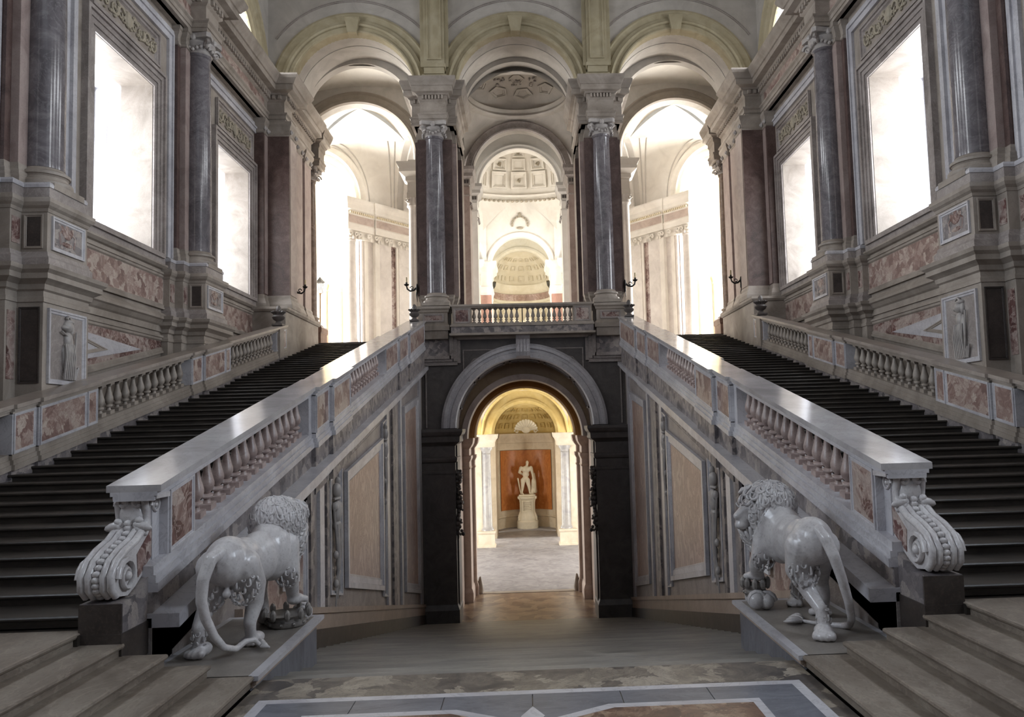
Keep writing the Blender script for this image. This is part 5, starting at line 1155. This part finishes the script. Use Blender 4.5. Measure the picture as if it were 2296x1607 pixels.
def locks(mb, centre, rad, count, seed, down=1.0, rot=None, flow=Vector((0, -.6, -1)), size=1.0, keep=None):
    rnd = random.Random(seed); c = Vector(centre); k = 0
    ga = pi*(3-sqrt(5))
    for i in range(count):
        zz = 1-2*(i+.5)/count; rr_ = sqrt(1-zz*zz); a = ga*i
        nrm = Vector((rr_*cos(a), rr_*sin(a), zz)); 
        if keep and not keep(nrm): continue
        p = Vector((nrm.x*rad[0], nrm.y*rad[1], nrm.z*rad[2]))
        if rot is not None: p = rot @ p; nrm = rot @ nrm
        p += c
        f = flow-nrm*flow.dot(nrm); f = f.normalized() if f.length > .05 else nrm.orthogonal()
        sd = nrm.cross(f); sg = 1 if rnd.random() < .5 else -1; L_ = rnd.uniform(.1, .15)*size; R0 = rnd.uniform(.038, .055)*size
        pts = []; rds = []
        for j in range(9):                                        # a comma: straight root, hooked tip
            u = j/8
            if u < .45: q = f*L_*(u/.45-1)
            else: w_ = (u-.45)/.55*3.7; q = f*R0*sin(w_)+sd*sg*R0*(1-cos(w_))
            pts.append(p+q+nrm*(.012+.04*size*u)); rds.append(size*(.018+.019*sin(pi*min(1, u*1.25)))*(1-.55*u*u))
        mb.tube(pts, rds, 5)
def lion(s, P, label):
    t = thing('lion_statue', label, 'statue', (s*4.0, 11.6, .15), 'marble lions')
    mb = MB()
    for c, r in P['torso']: mb.ball(c, r, 16, 12)
    for pts, rad in P['limbs']: limb(mb, pts, rad)
    for a in P['paws']: paw(mb, *a)
    mb.v = [(s*x, y, z) for x, y, z in mb.v]
    skin('body', mb, .022, 'statue', t, 5)
    mb = MB()
    for c, r, cnt, sd, fl, sz in P['mane']: locks(mb, c, r, cnt, sd, flow=Vector(fl), size=sz, keep=P.get('keep'))
    mb.build('mane', 'statue', t, mir(s), smooth=80, kind='stuff', recalc=False)
    mb = MB()
    for c, r, cnt, sd, fl, sz in P['hair']: locks(mb, c, r, cnt, sd, flow=Vector(fl), size=sz)
    mb.build('leg_hair', 'statue', t, mir(s), smooth=80, recalc=False, kind='stuff')
    tm = MB(); limb(tm, P['tail'], P['tail_r']); tm.v = [(s*x, y, z) for x, y, z in tm.v]
    tail = skin('tail', tm, .018, 'statue', t, 4)
    mb = MB(); e = Vector(P['tail'][-1]); d = Vector(P['tuft'])
    for i in range(9):
        o = Vector((0, 0, 0)); sd = Vector((-d.y, d.x, 0)).normalized()
        pts = [e+d*u*.34+sd*(i-4)*.02*(1+2.2*sin(pi*u*.8))+Vector((0, 0, .03*sin(pi*u)+.004*(i % 3))) for u in [j/6 for j in range(7)]]
        mb.tube(pts, [.024, .026, .026, .024, .02, .014, .006], 5)
    mb.build('tail_tuft', 'statue', tail, mir(s), smooth=80, recalc=False)
    if P.get('head'):
        pass
    # crown under the forepaw, on a scrolled cushion
    cx, cy, cz, cr, ch = P['crown']; mb = MB()
    mb.lathe([(cr*.8, cz), (cr*.86, cz+ch*.1), (cr*.88, cz+ch*.35), (cr*.8, cz+ch*.42), (cr*.8, cz+ch*.55), (cr*1.0, cz+ch*.75), (cr*.9, cz+ch*.76), (cr*.7, cz+ch*.5), (.01, cz+ch*.4)], cx, cy, 24)
    for i in range(10):
        a = 2*pi*i/10; mb.ball((cx+cr*cos(a), cy+cr*sin(a), cz+ch*.86), (.05, .05, .09), 6, 5); mb.ball((cx+cr*.88*cos(a+.3), cy+cr*.88*sin(a+.3), cz+ch*.25), .03, 5, 4)
    mb.build('crown', 'statue_dark', t, mir(s), smooth=50, recalc=False)
    mb = MB()
    for a0, ra, ln in P['scroll']:
        x, y, z = a0; mb.tube([(x+.15*cos(i*.55)*(1-i/16), y, z+.15*sin(i*.55)*(1-i/16)) for i in range(14)], [.05]*14, 6); mb.ball((x, y, z), (.13, ln, .13), 10, 8)
    mb.build('scroll_cushion', 'statue', t, mir(s), smooth=60, recalc=False)
    return t
MANE_R = Vector
right = dict(
    torso=[((3.98, 10.98, 1.42), (.29, .36, .34)), ((3.96, 11.35, 1.36), (.26, .42, .33)), ((3.95, 11.75, 1.33), (.28, .42, .38)), ((3.93, 12.12, 1.36), (.33, .4, .45)), ((3.9, 12.3, 1.5), (.3, .3, .33)),
           ((3.8, 12.44, 1.72), (.34, .34, .34)), ((3.72, 12.5, 1.5), (.26, .26, .34)), ((3.6, 12.46, 1.72), (.2, .19, .22)), ((3.43, 12.4, 1.6), (.15, .13, .13)), ((3.38, 12.38, 1.49), (.12, .11, .08)), ((3.3, 12.36, 1.63), (.06, .07, .06)), ((3.98, 11.2, 1.05), (.1, .2, .1))],
    limbs=[([(3.86, 12.2, 1.6), (3.72, 12.45, 1.72)], [.3, .25]),
           ([(3.6, 12.44, 1.8), (3.42, 12.38, 1.7), (3.32, 12.36, 1.64)], [.13, .095, .07]),
           ([(3.84, 10.98, 1.34), (3.83, 11.16, 1.0), (3.9, 10.98, .72), (3.97, 10.74, .53), (3.985, 10.7, .36), (3.99, 10.72, .24)], [.25, .19, .115, .085, .075, .085]),
           ([(4.14, 11.02, 1.34), (4.22, 11.4, 1.0), (4.3, 11.58, .74), (4.36, 11.62, .52), (4.39, 11.72, .36), (4.4, 11.8, .24)], [.24, .18, .11, .085, .075, .08]),
           ([(4.1, 12.2, 1.45), (4.2, 12.26, 1.05), (4.24, 12.4, .75), (4.26, 12.55, .45), (4.27, 12.58, .25)], [.23, .16, .115, .095, .09]),
           ([(3.74, 12.25, 1.42), (3.62, 12.2, 1.06), (3.58, 12.38, .86), (3.63, 12.52, .68)], [.22, .16, .12, .1])],
    paws=[(3.99, 10.78, .15, 0.1, -1, 1.12) if 0 else (3.985, 10.72, .15, -.35, -1, 1.2), (4.4, 11.86, .15, -.3, 1, 1.0), (4.27, 12.66, .15, -.4, -.9, 1.05), (3.62, 12.55, .58, -.4, .9, 1.0)],
    mane=[((3.84, 12.42, 1.74), (.36, .36, .36), 230, 1, (-.25, -.35, -1), 1.35), ((3.7, 12.5, 1.5), (.28, .28, .36), 150, 2, (-.1, -.2, -1), 1.3), ((3.62, 12.5, 1.86), (.22, .22, .17), 70, 5, (-.6, -.2, -.6), 1.1), ((3.76, 12.45, 1.2), (.2, .2, .22), 70, 4, (0, 0, -1), 1.2)],
    hair=[((3.86, 11.0, 1.02), (.18, .13, .25), 44, 8, (.1, 0, -1), .62), ((3.64, 12.17, 1.0), (.14, .11, .18), 34, 9, (0, 0, -1), .55), ((4.0, 10.74, .42), (.07, .07, .14), 20, 11, (0, 0, -1), .5), ((4.26, 12.5, .45), (.09, .08, .14), 20, 12, (0, 0, -1), .5)],
    tail=[(3.99, 10.72, 1.6), (4.03, 10.6, 1.5), (4.1, 10.52, 1.28), (4.2, 10.52, .95), (4.3, 10.6, .65), (4.4, 10.78, .38), (4.46, 11.0, .24), (4.43, 11.16, .19), (4.3, 11.26, .18), (4.12, 11.4, .18), (3.98, 11.55, .18)],
    tail_r=[.085, .085, .08, .07, .062, .055, .05, .048, .044, .036, .03], tuft=(-.55, .35, 0),
    crown=(3.62, 12.62, .32, .2, .26), scroll=[((3.56, 12.4, .3), .14, .12), ((3.72, 12.44, .28), .12, .16), ((3.62, 12.75, .28), .13, .14)],
    keep=lambda n: not (n.x < -.72 and n.z > -.5))
left = dict(
    torso=[((4.12, 11.0, 1.4), (.3, .38, .34)), ((4.06, 11.38, 1.34), (.27, .42, .33)), ((3.98, 11.78, 1.32), (.29, .42, .38)), ((3.9, 12.12, 1.36), (.34, .4, .45)), ((3.84, 12.3, 1.5), (.31, .3, .33)),
           ((3.88, 12.44, 1.72), (.33, .34, .32)), ((3.8, 12.5, 1.52), (.25, .27, .34)), ((3.72, 12.66, 1.7), (.2, .22, .22)), ((3.66, 12.84, 1.6), (.13, .15, .12)), ((3.64, 12.86, 1.5), (.1, .12, .07)), ((4.05, 11.2, 1.04), (.1, .2, .1)), ((4.1, 10.9, .98), (.06, .07, .07))],
    limbs=[([(3.92, 12.18, 1.58), (3.88, 12.4, 1.68)], [.29, .27]),
           ([(4.3, 11.0, 1.32), (4.36, 11.12, 1.0), (4.42, 11.0, .75), (4.46, 10.86, .55), (4.47, 10.9, .36), (4.47, 10.94, .24)], [.25, .19, .12, .09, .078, .085]),
           ([(3.95, 11.05, 1.34), (3.92, 11.38, 1.02), (3.9, 11.42, .75), (3.93, 11.3, .5), (3.94, 11.36, .34), (3.94, 11.42, .24)], [.25, .19, .125, .09, .08, .085]),
           ([(3.72, 12.22, 1.42), (3.66, 12.22, 1.06), (3.68, 12.4, .86), (3.7, 12.55, .62)], [.22, .16, .12, .1]),
           ([(4.06, 12.2, 1.42), (4.12, 12.26, 1.05), (4.16, 12.4, .75), (4.16, 12.55, .45), (4.16, 12.6, .25)], [.22, .16, .115, .095, .09])],
    paws=[(4.46, 10.96, .15, .25, -1, 1.1), (3.93, 11.5, .15, .3, -.9, 1.05), (3.68, 12.62, .45, -.35, 1, 1.0), (4.16, 12.68, .15, -.3, 1, 1.0)],
    mane=[((3.9, 12.42, 1.74), (.35, .36, .34), 240, 21, (-.3, -.3, -1), 1.35), ((3.8, 12.5, 1.52), (.26, .28, .36), 150, 22, (-.25, -.2, -1), 1.3), ((3.74, 12.56, 1.86), (.22, .24, .17), 70, 25, (-.6, .2, -.6), 1.1), ((3.84, 12.46, 1.22), (.2, .2, .22), 70, 24, (-.2, 0, -1), 1.2)],
    hair=[((3.93, 11.06, 1.06), (.18, .13, .25), 46, 28, (0, 0, -1), .62), ((4.34, 11.0, 1.02), (.18, .13, .26), 44, 29, (0, 0, -1), .62), ((3.68, 12.17, 1.0), (.14, .11, .18), 34, 30, (0, 0, -1), .55), ((4.46, 10.88, .45), (.07, .07, .14), 18, 31, (0, 0, -1), .5)],
    tail=[(4.12, 10.7, 1.56), (4.18, 10.55, 1.5), (4.24, 10.46, 1.25), (4.26, 10.46, .98), (4.22, 10.5, .75), (4.14, 10.58, .5), (4.06, 10.7, .32), (3.98, 10.9, .24), (3.9, 11.05, .3), (3.8, 11.12, .3), (3.74, 11.18, .2)],
    tail_r=[.09, .088, .082, .074, .066, .058, .05, .046, .042, .038, .032], tuft=(-.22, .12, 0),
    crown=(3.78, 12.5, .16, .34, .24), scroll=[((3.62, 12.86, .26), .13, .16)], keep=None)
lion(1, right, 'marble lion on the right plinth, head turned in profile towards the stairs')
lion(-1, left, 'marble lion on the left plinth, seen from behind with hanging tail')
for s in (-1, 1):
    mx = mir(s)
    t = thing('lion_plinth', 'low moulded marble plinth carrying the %s lion' % SIDE[s], 'plinth', (s*4.1, 11.5, 0), 'lion plinths')
    MB().prism([(10.0, .12), (13.1, .12), (13.1, -.9), (10.6, -.4), (10.0, -.02)], 'x', 3.48, 4.85).build('block', 'bluegrey', t, mx)
    MB().box(3.37, 4.9, 9.98, 13.16, .09, .15).build('slab', 'pale', t, mx); MB().box(3.5, 4.8, 10.0, 13.02, .14, .154).build('slab_field', 'slabtop', t, mx)
    mb = MB(); mb.box(3.4, 4.88, 10.0, 13.13, .04, .09); mb.box(3.44, 4.86, 10.0, 13.1, -.0, .04); mb.build('slab_moulding', 'tanpale', t, mx)
    # printed notice on the wall behind the lion, writing too small to read
    t = thing('notice_board', 'white printed notice on the wall behind the %s lion' % SIDE[s], 'sign', (s*4.85, 16.5, .5), 'notices behind the lions')
    MB().prism([(15.9, 0), (16.95, 0), (16.95, 1.3), (15.9, .9)], 'x', 4.84, 4.88).build('board', 'paper', t, mx)
    MB().prism([(16.0, .62), (16.85, .62), (16.85, 1.12), (16.0, .84)], 'x', 4.83, 4.845).build('picture', 'redbrown', t, mx)
    mb = MB()
    for k in range(4): mb.box(4.832, 4.842, 16.0, 16.85-.2*(k % 2), .1+k*.12, .13+k*.12)
    mb.box(4.832, 4.842, 16.0, 16.85, .36, .42); mb.build('text_lines', 'ink', t, mx)

# ------------------------------------------------------------------ statue in the niche
t = thing('statue_pedestal', 'round cream stone pedestal with an inscribed panel in the niche', 'pedestal', (0, 73.0, LOW))
b0 = LOW-.02; ox = .06
MB().lathe([(.02, b0), (1.0, b0), (1.0, b0+.62), (.94, b0+.68), (.92, b0+.72)], ox, 73.0, 36).build('plinth', 'statue_warm', t, smooth=35)
MB().lathe([(.02, b0+.7), (.86, b0+.72), (.86, b0+1.0), (.76, b0+1.2), (.72, b0+1.35), (.7, b0+1.4), (.7, b0+2.55), (.74, b0+2.6), (.8, b0+2.7), (.84, b0+2.8), (.84, b0+2.88), (.02, b0+2.9)], ox, 73.0, 36).build('drum', 'statue_warm', t, smooth=35)
for a in (-.55, -pi+.55, .6, pi-.6):
    mb = MB(); c_, s_ = cos(a), sin(a)
    mb.prism([(.6, b0+.72), (1.0, b0+.72), (1.0, b0+1.0), (.9, b0+1.25), (.78, b0+1.5), (.78, b0+2.3), (.84, b0+2.6), (.98, b0+2.7), (1.0, b0+2.9), (.6, b0+2.9)], 'y', -.09, .09)
    mb.build('corner_scroll', 'statue_warm', t, lambda x, y, z: (ox+x*c_-y*s_, 73.0+x*s_+y*c_, z))
mb = MB(); mb.frame([(-.45, b0+1.55), (.45, b0+1.55), (.45, b0+2.5), (-.45, b0+2.5)], .07, 'y', 72.33, 72.27); mb.build('inscription_frame', 'statue_warm', t, lambda x, y, z: (ox+x, y, z))
mb = MB()
for k in range(5): mb.box(-.32+.05*(k % 2), .32-.06*(k % 3), 72.29, 72.31, b0+1.7+k*.15, b0+1.74+k*.15)
mb.build('inscription', 'creamdark', t, lambda x, y, z: (ox+x, y, z))
hz = b0+2.9
t = thing('hero_statue', 'ivory marble nude man leaning on a draped club in the niche beyond the portal', 'statue', (ox, 73.0, hz))
MB().box(-.75+ox, .75+ox, 72.5, 73.5, hz, hz+.16).build('base', 'statue_warm', t)
hz += .16
mb = MB()
def hp(px, py, dy=0): return (ox+(px-505)*.0099, 73.0+dy, hz+(1036-py)*.0099)
mb.ball(hp(513, 742, -.12), (.15, .17, .2), 12, 10); mb.ball(hp(514, 762, -.22), (.1, .1, .12), 8, 6)       # head bowed, beard
limb(mb, [hp(508, 772), hp(512, 752, -.06)], [.12, .12])
mb.ball(hp(500, 805), (.42, .27, .34), 14, 10); mb.ball(hp(496, 850), (.33, .22, .3), 14, 10); mb.ball(hp(492, 893), (.34, .25, .24), 14, 10)
mb.ball(hp(455, 790), (.17, .19, .17), 10, 8); mb.ball(hp(545, 790), (.17, .19, .17), 10, 8)
limb(mb, [hp(452, 790), hp(436, 830, .08), hp(470, 852, .25)], [.16, .13, .1])                                # arm folded behind
limb(mb, [hp(548, 792), hp(562, 850), hp(566, 905, -.1)], [.16, .12, .09])                                    # arm over the support
limb(mb, [hp(470, 905), hp(464, 965, -.06), hp(458, 1020)], [.24, .15, .09]); limb(mb, [hp(458, 1026), hp(470, 1032, -.22)], [.09, .07])
limb(mb, [hp(512, 905), hp(525, 965, -.1), hp(530, 1018, .02)], [.23, .15, .09]); limb(mb, [hp(530, 1026), hp(546, 1032, -.22)], [.09, .07])
skin('body', mb, .035, 'statue_warm', t, 4)
mb = MB(); limb(mb, [hp(572, 850, .05), hp(577, 920, .1), hp(578, 1010, .1)], [.12, .17, .22]); limb(mb, [hp(560, 905), hp(552, 990, .05), hp(556, 1025)], [.1, .12, .16])
for k in range(6): limb(mb, [hp(562+k*5, 880+k*6, -.1), hp(566+k*4, 960+k*8, -.12)], [.05, .05])
skin('draped_support', mb, .035, 'statue_warm', t, 3)
mb = MB(); limb(mb, [hp(422, 890), hp(432, 950), hp(447, 1030)], [.09, .07, .05]); skin('club', mb, .03, 'statue_warm', t, 2)
# shell over the niche
t = thing('shell_ornament', 'cream scallop shell above the niche cornice in the lower vestibule', 'ornament', (.1, 70.45, 2.55))
mb = MB(); n = 11
for i in range(n):
    a = pi*(.06+.88*(i+.5)/n); c_, s_ = cos(a), sin(a)
    pts = [(.1+r*c_, 70.45-.28*sin(r*2.6)+.1, 2.72+r*s_) for r in (.2, .45, .7, .9, 1.02)]
    mb.tube(pts, [.06, .09, .12, .145, .12], 8)
mb.build('shell', 'statue_warm', t, smooth=60, recalc=False)
mb = MB(); mb.ball((.1, 70.3, 2.85), (.4, .12, .3), 12, 8)
for q in (-1, 1): mb.tube([(.1+q*(.85+.2*cos(u)*(1-u/9)), 70.4, 2.72+.18*sin(u)*(1-u/9)) for u in [i*.6 for i in range(12)]], .06, 6)
mb.build('scrolls', 'statue_warm', t, smooth=60, recalc=False)

# ------------------------------------------------------------------ candle brackets, urns, lantern
def sconce(x, y, z, dx, dy, label):
    t = thing('candle_bracket', label, 'sconce', (x, y, z), 'iron candle brackets')
    f = lambda u, v, w_: (x+dx*u-dy*v, y+dy*u+dx*v, z+w_)
    mb = MB(); mb.ball((.04, 0, 0), (.07, .14, .2), 8, 6); mb.ball((.06, 0, -.28), (.04, .07, .14), 6, 5); mb.tube([(.05, .1*sin(i), -.2-.1*i) for i in range(6)], [.04, .035, .03, .025, .02, .01], 5)
    mb.build('back_plate', 'iron', t, f, smooth=60, recalc=False)
    mb = MB(); mb.tube([(.05, 0, .02), (.2, 0, -.12), (.38, 0, -.16), (.52, 0, -.06), (.56, 0, .1)], [.05, .05, .045, .04, .035], 7)
    mb.tube([(.3+.1*cos(u)*(1-u/9), 0, -.02+.1*sin(u)*(1-u/9)) for u in [i*.6 for i in range(10)]], .025, 5); mb.build('arm', 'iron', t, f, smooth=60, recalc=False)
    mb = MB(); mb.lathe([(.03, .08), (.1, .12), (.13, .18), (.05, .19), (.05, .26), (.04, .28)], .56, 0, 12); mb.build('drip_pan', 'iron', t, f, smooth=40)
    mb = MB(); mb.lathe([(.038, .24), (.038, .52), (.01, .53)], .56, 0, 10); mb.build('candle', 'candle', t, f, smooth=40)
sconce(-11.33, 38.9, 10.2, 1, 0, 'black iron candle bracket on the pier at the left stair head')
sconce(11.33, 39.4, 10.35, -1, 0, 'black iron candle bracket on the pier at the right stair head')
sconce(-5.1, 38.3, 10.1, -1, 0, 'small iron bracket on the left gallery pier, against the bright arch')
sconce(5.1, 38.3, 10.1, 1, 0, 'small iron bracket on the right gallery pier, against the bright arch')
def urn(x, y, z, k, label):
    t = thing('leafy_finial', label, 'finial', (x, y, z), 'carved finials at the balustrade ends')
    mb = MB(); mb.box(-.22*k, .22*k, -.22*k, .22*k, 0, .08*k); mb.lathe([(.2*k, .08*k), (.12*k, .14*k), (.1*k, .2*k), (.22*k, .28*k), (.26*k, .38*k), (.2*k, .46*k), (.14*k, .5*k)], 0, 0, 16)
    mb.build('vase', 'dark_wall', t, lambda X, Y, Z: (x+X, y+Y, z+Z), smooth=40)
    mb = MB()
    for i in range(12):
        a = 2*pi*i/12; mb.tube([((.12+.12*sin(u*1.6)+.06*u)*k*cos(a), (.12+.12*sin(u*1.6)+.06*u)*k*sin(a), (.48+.34*u-.16*u*u*1.6)*k) for u in (0, .3, .6, .85, 1)], [.05*k, .06*k, .05*k, .035*k, .012*k], 5)
    mb.ball((0, 0, .68*k), (.12*k, .12*k, .2*k), 8, 6); mb.build('leaves', 'dark_wall', t, lambda X, Y, Z: (x+X, y+Y, z+Z), smooth=60, recalc=False)
for s in (-1, 1):
    urn(s*5.12, 37.0, N(37.0)+1.48, .95, 'leafy stone finial where the %s inner balustrade meets the gallery pier' % SIDE[s])
    urn(s*11.22, 36.1, N(36.1)+1.48, 1.1, 'leafy stone finial at the top of the %s wall balustrade' % SIDE[s])
t = thing('standing_lantern', 'iron and glass lantern seen far beyond the left arch', 'lantern', (-12.9, 50, UP))
MB().lathe([(.3, UP), (.12, UP+.2), (.06, UP+.5), (.05, 11.9), (.12, 12.0)], -12.9, 50, 12).build('post', 'gilt', t, smooth=40)
mb = MB()
for k in range(6): a = k*pi/3; mb.tube([(-12.9+.16*cos(a), 50+.16*sin(a), 12.0), (-12.9+.26*cos(a), 50+.26*sin(a), 12.7)], .02, 5)
mb.lathe([(.02, 13.05), (.1, 12.95), (.34, 12.7), (.3, 12.68)], -12.9, 50, 6); mb.build('cage', 'iron', t)
MB().lathe([(.14, 12.02), (.24, 12.68)], -12.9, 50, 6, caps=False).build('glass', 'glass', t)
